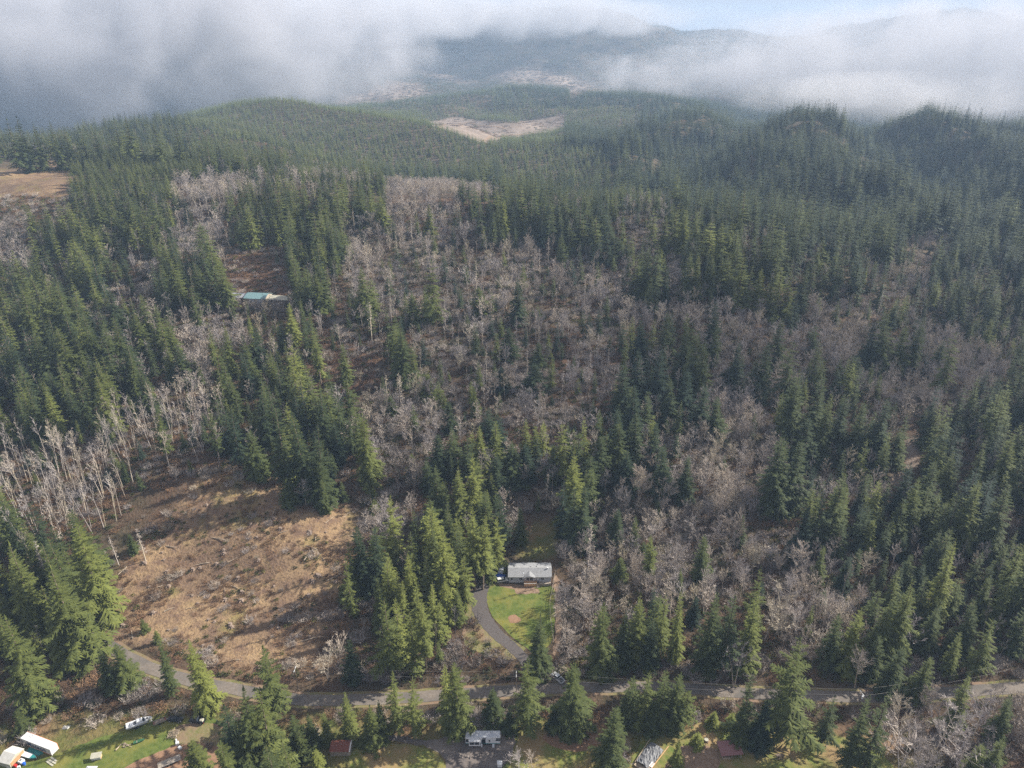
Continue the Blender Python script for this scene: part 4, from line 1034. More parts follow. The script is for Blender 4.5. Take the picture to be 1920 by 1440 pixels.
for (x, y, z, h, ti) in far_pts['lo']:
    s = h / CON_H * R2.uniform(0.85, 1.2) * (1.0 if y < 2100 else 1.3) + 0.08
    lrows.append((x, y, z, (s, s, h / CON_H), (0, 0, R2.uniform(0, 6.28)), R2.randrange(4), ti))
emit('distant_fir_forest', lrows, FIR_LO)
crow = [(x, y, z - 2, (1.1, 1.1, h / 26), (0, 0, R2.uniform(0, 6.28)), R2.randrange(3), ti) for (x, y, z, h, ti) in far_pts['cl']]
emit('hillside_woods', crow, FIR_CL)

# undergrowth
x, y, z, px, py = grid_points(110, 640, 2.7)
cl_noise = _wav(x, y, 51, 22); _cn2 = _wav(x, y, 52, 48)
brow = []
_road = [G0(a, b) for a, b in ((160,1180),(250,1238),(340,1272),(440,1292),(560,1312),(700,1311),(860,1302),(960,1295),(1100,1289),(1250,1289),(1400,1300),(1500,1304),(1650,1307),(1760,1300),(1900,1290),(2050,1280))]
RXs = np.array([p.x for p in _road]); RYs = np.array([p.y for p in _road])
GRASSY = [[(-60,1435),(40,1428),(110,1408),(190,1378),(240,1358),(330,1340),(430,1338),(480,1420),(480,1500),(-60,1500)], [(590,1385),(700,1380),(820,1362),(960,1358),(1140,1385),(1130,1500),(590,1500)], [(1195,1350),(1640,1375),(1640,1500),(1180,1500)],
          [(895,1085),(1050,1050),(1056,1225),(1000,1262),(905,1180),(890,1130)], TRACK]
ban = np.zeros(len(x), dtype=bool)
for p in GRASSY: ban |= inpoly(px, py, p)
for i in range(len(x)):
    if ban[i]: continue
    if abs(y[i] - np.interp(x[i], RXs, RYs)) < (3.7 if x[i] > 10 else 4.4): continue
    k = veg(px[i], py[i]); r = R2.random(); n = cl_noise[i]
    inclear = k == 'c'
    if inclear:
        if py[i] < 400 and r > 0.2: continue
        dens = 0.54 + 1.5 * n + 0.5 * (_cn2[i] > 0.22)
        if r > dens: continue
        s = R2.uniform(0.3, 0.8) + 0.9 * max(0, n); q = R2.random()
        v = R2.choice((0, 1, 2)) if q < 0.66 else (R2.choice((5, 6)) if q < .78 else R2.choice((3, 4))); ti = R2.uniform(0.0, 0.75)
    else:
        if k == '.' or r > 0.85: continue
        s = R2.uniform(0.6, 1.35); q = R2.random()
        if k in 'Ff': v = R2.choice((3, 4)) if q < 0.45 else R2.choice((0, 1, 2)); ti = R2.uniform(0.0, 0.5)
        elif k in 'am':
            g_ = _cn2[i] + 0.5 * n
            v = R2.choice((0, 1, 2)) if q < 0.34 - g_ * .5 else (R2.choice((5, 6)) if q < 0.72 else R2.choice((3, 4))); ti = min(1, max(0, 0.35 + g_ + R2.uniform(-.3, .3)))
        else: v = R2.choice((0, 1, 2)) if q < 0.66 else (R2.choice((5, 6)) if q < 0.82 else R2.choice((3, 4))); ti = R2.uniform(0.1, 0.75)
    brow.append((x[i], y[i], z[i], (s, s, s * R2.uniform(0.7, 1.1)), (0, 0, R2.uniform(0, 6.28)), v, ti))
emit('undergrowth', brow, BR_DRY + BR_GRN + BR_GRAY)
# slash and debris on the far clearcuts
x, y, z, px, py = grid_points(1650, 4300, 15)
srow = []
for p_ in CUTS[:4]:
    k = inpoly(px, py, p_)
    for i in np.where(k)[0]:
        if R2.random() < 0.5:
            s = R2.uniform(1.5, 4.0) * (1.5 if y[i] > 2500 else 1); srow.append((x[i], y[i], z[i], (s * R2.uniform(1, 3), s, s * 0.35), (0, 0, R2.uniform(0, 6.28)), R2.choice((0, 1, 2, 3)), R2.uniform(0, 0.5)))
emit('slash_debris', srow, BR_DRY + BR_GRN)
def far_track(pix, wd):
    pts = [ground(a, b) for a, b in pix]
    ribbon('logging_road', pts, wd, M_sand, 0.5)
far_track(((906,266),(940,258),(985,252),(1030,249),(1056,243)), 9)
far_track(((820,238),(860,232),(905,236),(950,242)), 7)
far_track(((985,170),(1000,158),(1010,148),(1040,146),(1080,160)), 14)
print("trees", len(T), "heroes", n_hero, "far", {k: len(v) for k, v in far_pts.items()}, "bush", len(brow))
# ---------------------------------------------------------------- materials of built things
def plain(name, c, rough=0.6, spec=0.3, metal=0.0, var=0.12, scale=3.0):
    return mat_noise(name, tuple(v * (1 - var) for v in c), tuple(min(1, v * (1 + var)) for v in c), scale, rough, spec=spec, metal=metal)
M_white = plain('white_paint', (0.58, 0.59, 0.61)); M_siding = plain('pale_siding', (0.40, 0.42, 0.46)); M_shingle = plain('grey_shingles', (0.23, 0.235, 0.25), 0.9, 0.1, var=0.18, scale=2.0)
M_trim = plain('white_trim', (0.5, 0.5, 0.5)); M_glass, _, _, gb = mat_new('dark_glass', 0.12, 0.5); gb.inputs['Base Color'].default_value = (0.02, 0.028, 0.04, 1)
M_wood = plain('cedar_boards', (0.50, 0.31, 0.17), 0.8, 0.2, var=0.2); M_greywood = plain('weathered_boards', (0.30, 0.26, 0.22), 0.9, 0.1, var=0.3, scale=1.5)
M_black = plain('black_paint', (0.012, 0.013, 0.018), 0.3, 0.5); M_tyre = plain('tyre_rubber', (0.02, 0.02, 0.02), 0.9, 0.1); M_silver = plain('silver_paint', (0.50, 0.52, 0.55), 0.35, 0.5, var=0.05)
M_carwhite = plain('white_car_paint', (0.55, 0.55, 0.54), 0.3, 0.5, var=0.03); M_rust = plain('rusty_metal', (0.17, 0.062, 0.045), 0.8, 0.2, var=0.25); M_mauve = plain('mauve_metal', (0.21, 0.105, 0.105), 0.6, 0.3, var=0.12)
M_blue = plain('blue_plastic', (0.02, 0.11, 0.50), 0.5, 0.4, var=0.3); M_teal = plain('teal_paint', (0.02, 0.19, 0.19), 0.5, 0.4, var=0.2); M_orange = plain('orange_rust', (0.55, 0.19, 0.06), 0.8, 0.2, var=0.3)
M_rock = plain('grey_rock', (0.30, 0.27, 0.25), 0.95, 0.1, var=0.3, scale=1.0); M_darkrock = plain('dark_rock', (0.16, 0.14, 0.13), 0.95, 0.1, var=0.3, scale=1.0)
M_tarp = plain('white_tarp', (0.50, 0.49, 0.46), 0.7, 0.2, var=0.1, scale=0.8); M_greytarp = plain('grey_tarp', (0.13, 0.135, 0.15), 0.6, 0.3, var=0.35, scale=1.6)
M_navy = plain('navy_lettering', (0.035, 0.045, 0.10), 0.6, 0.2); M_steel = plain('galvanised_steel', (0.55, 0.57, 0.60), 0.4, 0.5); M_pole = plain('pole_wood', (0.16, 0.125, 0.10), 0.9, 0.1, var=0.25)
M_log = plain('cut_logs', (0.30, 0.245, 0.19), 0.9, 0.1, var=0.35, scale=1.2); M_stump = plain('old_stump', (0.22, 0.17, 0.14), 0.95, 0.1, var=0.35, scale=1.4); M_aqua = plain('aqua_metal_roof', (0.15, 0.25, 0.27), 0.5, 0.3, var=0.14)
M_mint = plain('mint_wall_paint', (0.36, 0.43, 0.39), 0.8, 0.2); M_cream = plain('cream_metal', (0.36, 0.35, 0.29), 0.6, 0.3); M_wire = plain('wire', (0.28, 0.27, 0.26), 0.5, 0.4); M_hub = plain('wheel_rim', (0.42, 0.43, 0.45), 0.35, 0.5)
M_red = plain('red_lamp', (0.4, 0.02, 0.02), 0.4, 0.5)

def yaw(a, b): return math.atan2(b.y - a.y, b.x - a.x)

# ---------------------------------------------------------------- the grey-roofed house above the lawn
hb0, hb1 = G0(954, 1092), G0(1033, 1092)
HW = hb1.x - hb0.x; HD = 8.0; HH = 3.0; OV = 0.35
house = empty('manufactured_house', (hb0.x, hb0.y, 0)); tag(house, 'long grey-roofed house with pale siding and a wooden porch above the lawn', 'house')
wall = MB().prism([(0, 0.0), (HD, 0.0), (HD, HH), (HD / 2, HH + 1.15), (0, HH)], 'x', 0, HW).build('wall', M_siding, house)
MB().box(0.02, HW - 0.02, -0.03, 0.0, 0, 0.75).build('skirting', M_trim, house)
RT = 1.15 / (HD / 2)
def slab(mb, x0, x1, y0, z0, y1, z1, th=0.14):
    mb.quadbox([(x0, y0, z0), (x1, y0, z0), (x1, y1, z1), (x0, y1, z1), (x0, y0, z0 + th), (x1, y0, z0 + th), (x1, y1, z1 + th), (x0, y1, z1 + th)])
rf = MB(); slab(rf, -OV, HW + OV, -OV, HH + 0.03 - OV * RT, HD / 2, HH + 1.18); slab(rf, -OV, HW + OV, HD + OV, HH + 0.03 - OV * RT, HD / 2 + 0.004, HH + 1.18)
roof = rf.build('roof', M_shingle, house)
MB().box(-OV, HW + OV, HD / 2 - .12, HD / 2 + .12, HH + 1.31, HH + 1.37).build('ridge_cap', M_trim, roof)
MB().box(-OV, HW + OV, -OV - .06, -OV - .005, HH - .15, HH + .12).build('gutter', M_trim, roof)
for fx in (0.08, 0.20, 0.34, 0.50, 0.62, 0.78):
    MB().tube((HW * fx, HD * .66, HH + .7), (HW * fx, HD * .66, HH + 1.25), .09).build('vent_pipe', M_steel, roof)
for fx, fy in ((0.13, .58), (0.52, .56), (0.66, .58), (0.35, .16)):
    MB().box(HW * fx - .2, HW * fx + .2, HD * fy - .2, HD * fy + .2, HH + .35 if fy < .3 else HH + .9, HH + .62 if fy < .3 else HH + 1.32).build('roof_vent', M_black if fy > .5 else M_steel, roof)
MB().tube((HW * .925, HD * .42, HH + .9), (HW * .925, HD * .42, HH + 1.8), .22, .3, 10).build('chimney_cap', M_white, roof)
gx = HW * 0.49                                            # the front gable
gp = MB().prism([(gx - 2.1, HH - .02), (gx + 2.1, HH - .02), (gx, HH + .76)], 'y', -0.62, 0.2).build('front_gable', M_siding, house)
g2 = MB()
for sg in (-1, 1):
    g2.quadbox([(gx, -.9, HH + .78), (gx + sg * 2.3, -.9, HH - .03), (gx + sg * 2.3, .6, HH - .03), (gx, 2.6, HH + .78), (gx, -.9, HH + .90), (gx + sg * 2.3, -.9, HH + .09), (gx + sg * 2.3, .6, HH + .20), (gx, 2.6, HH + .93)])
g2.build('gable_roof', M_shingle, house)
def window(par, x0, x1, z0, z1, y=-0.02, bars=1, frame=M_trim, name='window'):
    f = MB()
    f.box(x0 - .08, x1 + .08, y - .05, y, z0 - .08, z0).box(x0 - .08, x1 + .08, y - .05, y, z1, z1 + .08).box(x0 - .08, x0, y - .05, y, z0, z1).box(x1, x1 + .08, y - .05, y, z0, z1)
    for b in range(1, bars + 1):
        xx = x0 + (x1 - x0) * b / (bars + 1); f.box(xx - .03, xx + .03, y - .05, y, z0, z1)
    w_ = f.build(name, frame, par); MB().box(x0, x1, y - .025, y - .004, z0, z1).build('pane', M_glass, w_); return w_
window(house, 0.9, 1.5, 1.2, 2.35, bars=0); window(house, gx - 1.25, gx - .15, 1.0, 2.4); window(house, gx + .15, gx + 1.25, 1.0, 2.4); window(house, 13.0, 14.0, 1.3, 2.3); window(house, 4.2, 5.4, 1.3, 2.3)
dr = MB().box(11.2, 12.1, -.06, -.004, .72, 2.75).build('door', M_white, house); MB().box(11.95, 12.03, -.10, -.06, 1.65, 1.75).build('handle', M_steel, dr)
dk = MB().box(gx - 2.2, gx + 2.7, -2.5, -.06, .55, .72).build('porch_deck', M_wood, house)
for k in range(16): MB().box(gx - 2.2 + k * .306, gx - 2.2 + k * .306 + .28, -2.56, -2.5, 0.05 + .003 * (k % 2), 1.55).build('railing_board', M_wood, dk)
for sx in (gx - 2.2, gx + 2.6): MB().box(sx, sx + .09, -2.5, -.1, .72, 1.55).build('side_rail', M_wood, dk)
MB().box(gx - 2.25, gx + 2.72, -2.6, -2.46, 1.55, 1.62).build('hand_rail', M_trim, dk)
lo = MB().box(gx + 2.72, HW - .1, -2.1, -.06, .30, .42).build('lower_deck', M_greywood, house)
MB().box(gx + 2.72, HW - .1, -2.16, -2.1, 0.0, 1.1).build('railing', M_greywood, lo)
for k in range(3): MB().box(gx + 2.8 + .0, gx + 4.0, -2.5 - k * .3, -2.2 - k * .3, 0, .36 - k * .12).build('step', M_greywood, lo)
tag(MB().box(-.35, .35, -.3, .3, 0.42, 1.25).taper((-.3,.3,-.25,.25), (-.2,.2,-.15,.15), 1.26, 1.4).build('barbecue', M_black, None, (hb0.x + gx + 3.4, hb0.y - 1.2, 0)), 'small dark grill standing on the lower porch deck', 'grill')

# ---------------------------------------------------------------- cars
def car(name, label, loc, rz, L=4.6, Wd=1.85, H=1.5, paint=M_black, kind='sedan', group=None, cat='car', load=None):
    o = empty(name, loc, rz); tag(o, label, cat, group)
    h = H
    if kind == 'pickup':
        prof = [(-L/2, .42), (-L/2, .98), (-L*.08, 1.0), (-L*.06, 1.02), (L*.22, 1.04), (L*.47, .92), (L/2, .78), (L/2, .40)]
        cab = ((-L*.09, L*.25), (-L*.05, L*.13), 1.03, h)
    elif kind == 'suv':
        prof = [(-L/2, .42), (-L*.49, 1.0), (L*.2, 1.02), (L*.46, .9), (L/2, .75), (L/2, .40)]
        cab = ((-L*.485, L*.27), (-L*.44, L*.12), 1.01, h)
    else:
        prof = [(-L/2, .40), (-L*.49, .86), (-L*.3, .93), (L*.2, .93), (L*.46, .80), (L/2, .62), (L/2, .36)]
        cab = ((-L*.33, L*.23), (-L*.20, L*.06), .92, h)
    b = MB().prism(prof, 'y', -Wd/2, Wd/2).build('body', paint, o, bevel=.07)
    (a0, a1), (c0, c1), z0, z1 = cab
    MB().taper((a0, a1, -Wd*.46, Wd*.46), (c0, c1, -Wd*.38, Wd*.38), z0, z1).build('window_band', M_glass, o, bevel=.03)
    MB().taper((c0 - .05, c1 + .05, -Wd*.39, Wd*.39), (c0 + .06, c1 - .06, -Wd*.35, Wd*.35), z1 - .005, z1 + .055).build('roof', paint, o, bevel=.02)
    if kind == 'pickup':
        MB().box(-L*.46, -L*.12, -Wd*.40, Wd*.40, 1.005, 1.03).build('cargo_bed', M_black, o)
        for sg in (-1, 1): MB().box(-L*.49, -L*.10, sg * Wd * .46 - .05, sg * Wd * .46 + .05, .98, 1.2).build('bed_side', paint, o)
        MB().box(-L*.5, -L*.485, -Wd*.44, Wd*.44, .6, 1.2).build('tailgate', paint, o)
        if load: MB().taper((-L*.44, -L*.16, -Wd*.36, Wd*.36), (-L*.40, -L*.2, -Wd*.25, Wd*.28), 1.03, 1.35).build('bed_load', load, o, bevel=.05)
    for sx in (-L*.30, L*.31):
        for sy in (-1, 1):
            t = MB().tube((sx, sy * (Wd/2 - .24), .34), (sx, sy * (Wd/2 + .01), .34), .35, n=14).build('wheel', M_tyre, o)
            MB().tube((sx, sy * (Wd/2 - .1), .34), (sx, sy * (Wd/2 + .025), .34), .2, n=10).build('rim', M_hub, t)
    for sy in (-1, 1):
        MB().box(L/2 - .12, L/2 + .015, sy * Wd * .36 - .16, sy * Wd * .36 + .16, .58, .72).build('headlight', M_white, o)
        MB().box(-L/2 - .015, -L/2 + .05, sy * Wd * .42 - .08, sy * Wd * .42 + .08, .65, .9).build('tail_light', M_red, o)
        MB().box(L*.16, L*.20, sy * (Wd/2 + .08) - .09, sy * (Wd/2 + .08) + .09, .95, 1.08).build('mirror', paint, o)
    MB().box(L/2 - .02, L/2 + .05, -Wd*.44, Wd*.44, .38, .52).build('bumper', M_black, o)
    return o
p = G0(942, 1090); car('parked_suv', 'white sport utility car parked between the blue tarp and the house', (p.x, p.y, 0.05), math.radians(14), 4.7, 1.9, 1.72, M_carwhite, 'suv')
p = G0(1046, 1274); car('pickup_truck', 'silver pickup truck at the roadside below the lawn, half behind a fir', (p.x, p.y, 0.1), math.radians(128), 5.4, 1.95, 1.8, M_silver, 'pickup', cat='pickup')
p = G0(329, 1351); car('black_car', 'low black car on the grass between the boat and the dark pickup', (p.x, p.y, 0.06), math.radians(-6), 4.7, 1.85, 1.42, M_black, 'sedan')
p = G0(371, 1353); car('dark_pickup', 'dark pickup with a pale load in its bed, right of the black car', (p.x, p.y, 0.06), math.radians(170), 5.3, 1.95, 1.75, M_black, 'pickup', cat='pickup', load=M_cream)

# by the house: white box truck, blue tarp, stone edging
p = G0(940, 1076); t = empty('box_truck', (p.x, p.y + 1.5, 0), math.radians(82)); tag(t, 'small white box truck backed in left of the grey-roofed house', 'truck')
MB().box(-2.3, 1.0, -1.15, 1.15, .7, 2.9).build('cargo_box', M_white, t, bevel=.05); MB().prism([(1.05, .5), (2.6, .5), (2.6, 1.2), (2.2, 1.4), (1.9, 2.2), (1.05, 2.25)], 'y', -1.0, 1.0).build('cab', M_white, t, bevel=.05)
MB().quadbox([(2.23, -.85, 1.42), (2.27, -.85, 1.40), (2.27, .85, 1.40), (2.23, .85, 1.42), (1.93, -.85, 2.14), (1.99, -.85, 2.12), (1.99, .85, 2.12), (1.93, .85, 2.14)]).build('windscreen', M_glass, t)
for sx in (-1.5, 1.8):
    for sy in (-1.0, 1.0): MB().tube((sx, sy - .13, .4), (sx, sy + .13, .4), .4, n=12).build('wheel', M_tyre, t)
def crumple(name, label, cat, loc, rx, ry, h, mat, seed, n=9, rz=0):
    """a sheet thrown over a heap: peaked, creased"""
    r = random.Random(seed); V, F = [], []
    pk = [(r.uniform(-.5, .5), r.uniform(-.5, .5), r.uniform(.6, 1)) for _ in range(4)]
    for j in range(n):
        for i in range(n):
            u, v = i / (n - 1) * 2 - 1, j / (n - 1) * 2 - 1
            e = max(0.0, 1 - (u * u + v * v) * .6); z = max((q * max(0, 1 - math.hypot(u - a, v - b_) * 1.1)) for a, b_, q in pk) * h * e + r.uniform(0, .14) * h
            if i in (0, n - 1) or j in (0, n - 1): z = 0.02
            V.append((u * rx * r.uniform(.85, 1.08), v * ry * r.uniform(.85, 1.08), z))
    for j in range(n - 1):
        for i in range(n - 1): a = j * n + i; F.append((a, a + 1, a + n + 1, a + n))
    b = len(V); V.append((0, 0, -.05))
    ring = [i for i in range(n)] + [j * n + n - 1 for j in range(1, n)] + [(n - 1) * n + i for i in range(n - 2, -1, -1)] + [j * n for j in range(n - 2, 0, -1)]
    for k in range(len(ring)): F.append((ring[(k + 1) % len(ring)], ring[k], b))
    o = new_obj(name, mesh_from(name, V, F, mat), None, loc, rz); return tag(o, label, cat)
p = G0(936, 1081); crumple('blue_tarp', 'bright blue tarp heaped over goods left of the grey-roofed house', 'tarp', (p.x, p.y, .08), 2.6, 1.6, 1.3, M_blue, 3)
p = G0(928, 1086); crumple('blue_tarp', 'smaller blue sheet fallen toward the driveway from the big blue tarp', 'tarp', (p.x, p.y, .08), 1.0, .8, .6, M_blue, 4)

def rock_mesh(seed, r0=0.5):
    r = random.Random(seed); bm = bmesh.new(); bmesh.ops.create_icosphere(bm, subdivisions=2, radius=r0)
    off = [(Vector((r.uniform(-1, 1), r.uniform(-1, 1), r.uniform(-1, 1))).normalized(), r.uniform(.5, .9)) for _ in range(7)]
    for v in bm.verts:
        d = v.co.normalized()
        for o_, c_ in off:
            q = d.dot(o_)
            if q > c_: v.co -= o_ * (q - c_) * r0 * 1.1
        v.co.z *= .75
    me = bpy.data.meshes.new('rock'); bm.to_mesh(me); bm.free(); return me
RM = [rock_mesh(i) for i in range(5)]
for m_ in RM: m_.materials.append(M_rock)
RMD = [m_.copy() for m_ in RM]
for m_ in RMD: m_.materials[0] = M_darkrock
def rocks(pix, count, name, label, group, s0, s1, meshes, seed, jy=0.4):
    r = random.Random(seed); P = [G0(x, y) for x, y in pix]
    for k in range(count):
        t = k / (count - 1) * (len(P) - 1); i = min(int(t), len(P) - 2); q = P[i].lerp(P[i + 1], t - i)
        o = new_obj(name, meshes[r.randrange(5)], None, (q.x + r.uniform(-.2, .2), q.y + r.uniform(-jy, jy), .12), r.uniform(0, 6.28)); s = r.uniform(s0, s1); o.scale = (s, s * r.uniform(.7, 1), s * r.uniform(.7, 1))
        tag(o, label, 'rock', group)
rocks([(858,1414),(868,1419),(900,1419),(925,1416),(944,1412)], 26, 'boulder', 'rough grey boulder in the row edging the gravel lot below the white trailer', 'boulders edging the gravel lot', .9, 1.7, RMD, 5)
rocks([(900,1100),(908,1094),(916,1089),(922,1084)], 11, 'stone_block', 'pale stone block in the line at the top of the driveway', 'pale stones at the top of the driveway', 1.1, 1.8, RM, 6, .7)

# fence right of the lawn
fp = [G0(x, y) for x, y in ((1041,1074),(1036,1105),(1031,1130),(1032,1160),(1036,1190),(1038,1206))]
fn = empty('wire_fence', (fp[0].x, fp[0].y, 0)); tag(fn, 'thin post and rail fence along the right side of the lawn', 'fence')
b0 = fp[0]
for i in range(len(fp) - 1):
    a, b_ = fp[i] - b0, fp[i + 1] - b0; n_ = max(2, int((b_ - a).length / 2.6))
    for k in range(n_):
        q = a.lerp(b_, k / n_); MB().box(q.x - .07, q.x + .07, q.y - .07, q.y + .07, -.1, 1.25).build('post', M_greywood, fn)
    for z in (.5, 1.1): MB().tube((a.x, a.y, z), (b_.x, b_.y, z), .05, n=4).build('rail', M_greywood, fn)

# ---------------------------------------------------------------- small white shed behind the house
p = G0(1053, 986); s = empty('garden_shed', (p.x, p.y, float(height(p.x, p.y)))); tag(s, 'tiny white-roofed shed standing in the trees behind the house', 'shed')
MB().box(-1.3, 1.3, -1, 1, -.3, 1.9).build('wall', M_greywood, s); rr = MB(); slab(rr, -1.5, 1.5, -1.25, 1.85, 1.2, 2.3, .1); rr.build('roof', M_white, s); MB().box(-.4, .4, -1.05, -1.003, 0, 1.6).build('door', M_trim, s)

# ---------------------------------------------------------------- white travel trailer on the gravel
r0, r1 = G0(873, 1397), G0(938, 1397); RL = r1.x - r0.x; RH = 3.3
rv = empty('travel_trailer', (r0.x, r0.y, .07)); tag(rv, 'long white travel trailer with a slide-out and dark windows on the gravel lot', 'trailer')
MB().box(0, RL, 0, 2.5, .55, RH).build('body', M_white, rv, bevel=.12)
rvr = MB().box(.1, RL - .1, .1, 2.4, RH + .004, RH + .08).build('roof', M_siding, rv)
for x_, y_, s_ in ((1.0, 1.6, .35), (2.0, 2.0, .3), (6.6, 1.2, .5), (7.3, 1.5, .35), (8.8, 1.7, .45), (9.6, 1.2, .3), (3.4, .8, .3)):
    MB().taper((x_ - s_, x_ + s_, y_ - s_ * .8, y_ + s_ * .8), (x_ - s_ * .8, x_ + s_ * .8, y_ - s_ * .6, y_ + s_ * .6), RH + .085, RH + .34).build('air_conditioner' if s_ > .45 else 'roof_hatch', M_white, rvr, bevel=.04)
so = MB().box(1.1, 4.6, -1.0, -.004, .7, 2.75).build('slide_out', M_white, rv, bevel=.06)
window(so, 1.45, 2.7, 1.5, 2.35, y=-1.01, bars=0, frame=M_black); window(so, 3.0, 4.2, 1.5, 2.35, y=-1.01, bars=0, frame=M_black)
window(rv, .25, .8, 1.4, 2.5, y=-.005, bars=0, frame=M_black); window(rv, 5.3, 6.2, 2.55, 2.95, y=-.005, bars=0, frame=M_black); window(rv, 9.4, 10.6, 1.9, 2.3, y=-.005, bars=0, frame=M_black); window(rv, 9.6, 10.7, 2.6, 2.9, y=-.005, bars=0, frame=M_black)
MB().box(5.0, 6.2, -.035, -.004, .8, 2.35).build('dark_panel', M_glass, rv); MB().box(0.05, RL - .05, -.03, -.004, .58, .78).build('teal_stripe', M_teal, rv)
dr = MB().box(7.1, 7.7, -.06, -.004, .75, 2.5).build('door', M_trim, rv); MB().box(7.2, 7.6, -.075, -.062, 1.5, 2.3).build('door_window', M_glass, dr)
for k in range(3): MB().box(8.3, 8.95, -.35 - k * .3, -.08 - k * .3, .0, .6 - k * .2).build('step', M_steel, rv)
for x_ in (6.2, 7.2):
    for y_ in (.15, 2.35): MB().tube((x_, y_ - .12, .37), (x_, y_ + .12, .37), .37, n=12).build('wheel', M_tyre, rv)
for x_ in (.6, RL - .6): MB().box(x_ - .06, x_ + .06, .3, .42, 0, .56).build('jack_leg', M_steel, rv)
p = G0(903, 1400); tag(MB().tube((0, 0, 0), (0, 0, 1.0), .3, .28, 12).tube((0, 0, 1.0), (0, 0, 1.12), .2, .1, 10).build('propane_tank', M_white, None, (p.x, p.y, .07)), 'short white gas bottle in front of the white trailer', 'gas bottle')
p = G0(937, 1436); b = empty('utility_box', (p.x, p.y, .05)); tag(b, 'small white utility box at the bottom edge below the boulders', 'box')
MB().box(-.7, .7, -.6, .6, 0, 1.5).build('cabinet', M_white, b, bevel=.05); MB().taper((-.8, .8, -.7, .7), (-.2, .2, -.1, .1), 1.505, 1.9).build('lid', M_white, b)

# ---------------------------------------------------------------- shed with rusty red roof
s0, s1 = G0(620, 1417), G0(657, 1417); SW = s1.x - s0.x
s = empty('red_roofed_shed', (s0.x, s0.y, 0)); tag(s, 'weathered board shed with a rusty red metal roof', 'shed')
MB().prism([(0, 0), (3.6, 0), (3.6, 2.1), (2.5, 2.7), (0, 2.0)], 'x', 0, SW).build('wall', M_greywood, s)
n_ = 22
for k in range(n_): MB().box(SW * k / n_ + .01, SW * (k + 1) / n_ - .02, -.05 - .015 * (k % 3), -.003, 0, 1.98).build('board', M_greywood, s)
rf = MB(); slab(rf, -.2, SW - .25, -.25, 1.96, 2.5, 2.76, .08); slab(rf, -.2, SW - .25, 3.85, 2.02, 2.503, 2.76, .08); ro = rf.build('roof', M_rust, s)
for k in range(9): q = MB(); slab(q, -.1 + k * .62, -.04 + k * .62, -.25, 2.045, 2.5, 2.845, .03); q.build('roof_seam', M_rust, ro)
q = MB(); slab(q, SW - .245, SW + .1, -.27, 1.97, 2.5, 2.78, .1); slab(q, SW - .245, SW + .1, 3.87, 2.03, 2.503, 2.78, .1); q.build('gable_trim', M_trim, s)

# ---------------------------------------------------------------- left yard: container, tent, boats and clutter
c0, c1 = G0(42.5, 1395), G0(98, 1417); ca = yaw(c0, c1); CL = (c1 - c0).length; CHh, CWd = 2.6, 2.5
k_ = empty('shipping_container', (c0.x, c0.y, .05), ca); tag(k_, 'white shipping container with navy lettering on its long side', 'container')
MB().box(.04, CL - .04, .04, CWd - .04, .12, CHh).build('box', M_tarp, k_)
rc = MB().box(0.08, CL - .08, .08, CWd - .08, CHh + .003, CHh + .05).build('roof', M_white, k_)
for i in range(34): MB().box(.22 + i * (CL - .45) / 34, .22 + i * (CL - .45) / 34 + .12, .0, .037, .3, CHh - .12).build('side_rib', M_tarp, k_)
for y_ in (-.02, CWd - .08): MB().box(-.0, CL, y_, y_ + .1, CHh - .08, CHh + .07).build('top_rail', M_orange if y_ > 1 else M_white, k_)
for y_ in (-.02, CWd - .08): MB().box(-.0, CL, y_, y_ + .1, 0, .16).build('bottom_rail', M_orange, k_)
for x_ in (-.02, CL - .1):
    for y_ in (-.03, CWd - .09): MB().box(x_, x_ + .12, y_, y_ + .12, 0.002, CHh + .09).build('corner_post', M_orange if y_ > 1 else M_white, k_)
for j in range(2):
    d_ = MB().box(CL - .03, CL + .02, .1 + j * 1.16, 1.22 + j * 1.16, .2, CHh - .1).build('door', M_white, k_)
    for q in (.3, .85): MB().tube((CL + .06, .1 + j * 1.16 + q, .2), (CL + .06, .1 + j * 1.16 + q, CHh - .1), .03, n=5).build('lock_rod', M_steel, d_)
tc_ = bpy.data.curves.new('lettering', 'FONT'); tc_.body = 'Matson'; tc_.size = 2.35; tc_.offset = .03; tc_.extrude = .012; tc_.space_character = 1.12
to_ = bpy.data.objects.new('lettering_src', tc_)
COL.objects.link(to_); bpy.context.view_layer.update()
tm = bpy.data.meshes.new_from_object(to_.evaluated_get(bpy.context.evaluated_depsgraph_get())); bpy.data.objects.remove(to_)
tm.materials.clear(); tm.materials.append(M_navy)
tx = new_obj('lettering', tm, k_, (CL * .20, -.055, .60)); tx.rotation_euler = (math.radians(90), 0, 0)

p = G0(24, 1424); s = empty('storage_tent', (p.x, p.y, .04), math.radians(-14)); tag(s, 'white tarp storage tent with an orange-brown end, left of the teal boat', 'tent')
MB().prism([(-2.6, 0), (2.6, 0), (2.6, 1.9), (0, 3.0), (-2.6, 1.9)], 'x', -2.1, 2.1).build('frame_wall', M_cream, s)
q = MB(); slab(q, -2.25, 2.2, -2.8, 1.86, 0, 3.05, .06); slab(q, -2.25, 2.2, 2.8, 1.86, .003, 3.05, .06); q.build('tarp_roof', M_tarp, s)
MB().box(2.11, 2.18, -2.3, 2.3, 0.02, 1.9).build('end_panel', plain('tan_canvas', (0.36, 0.22, 0.12)), s)

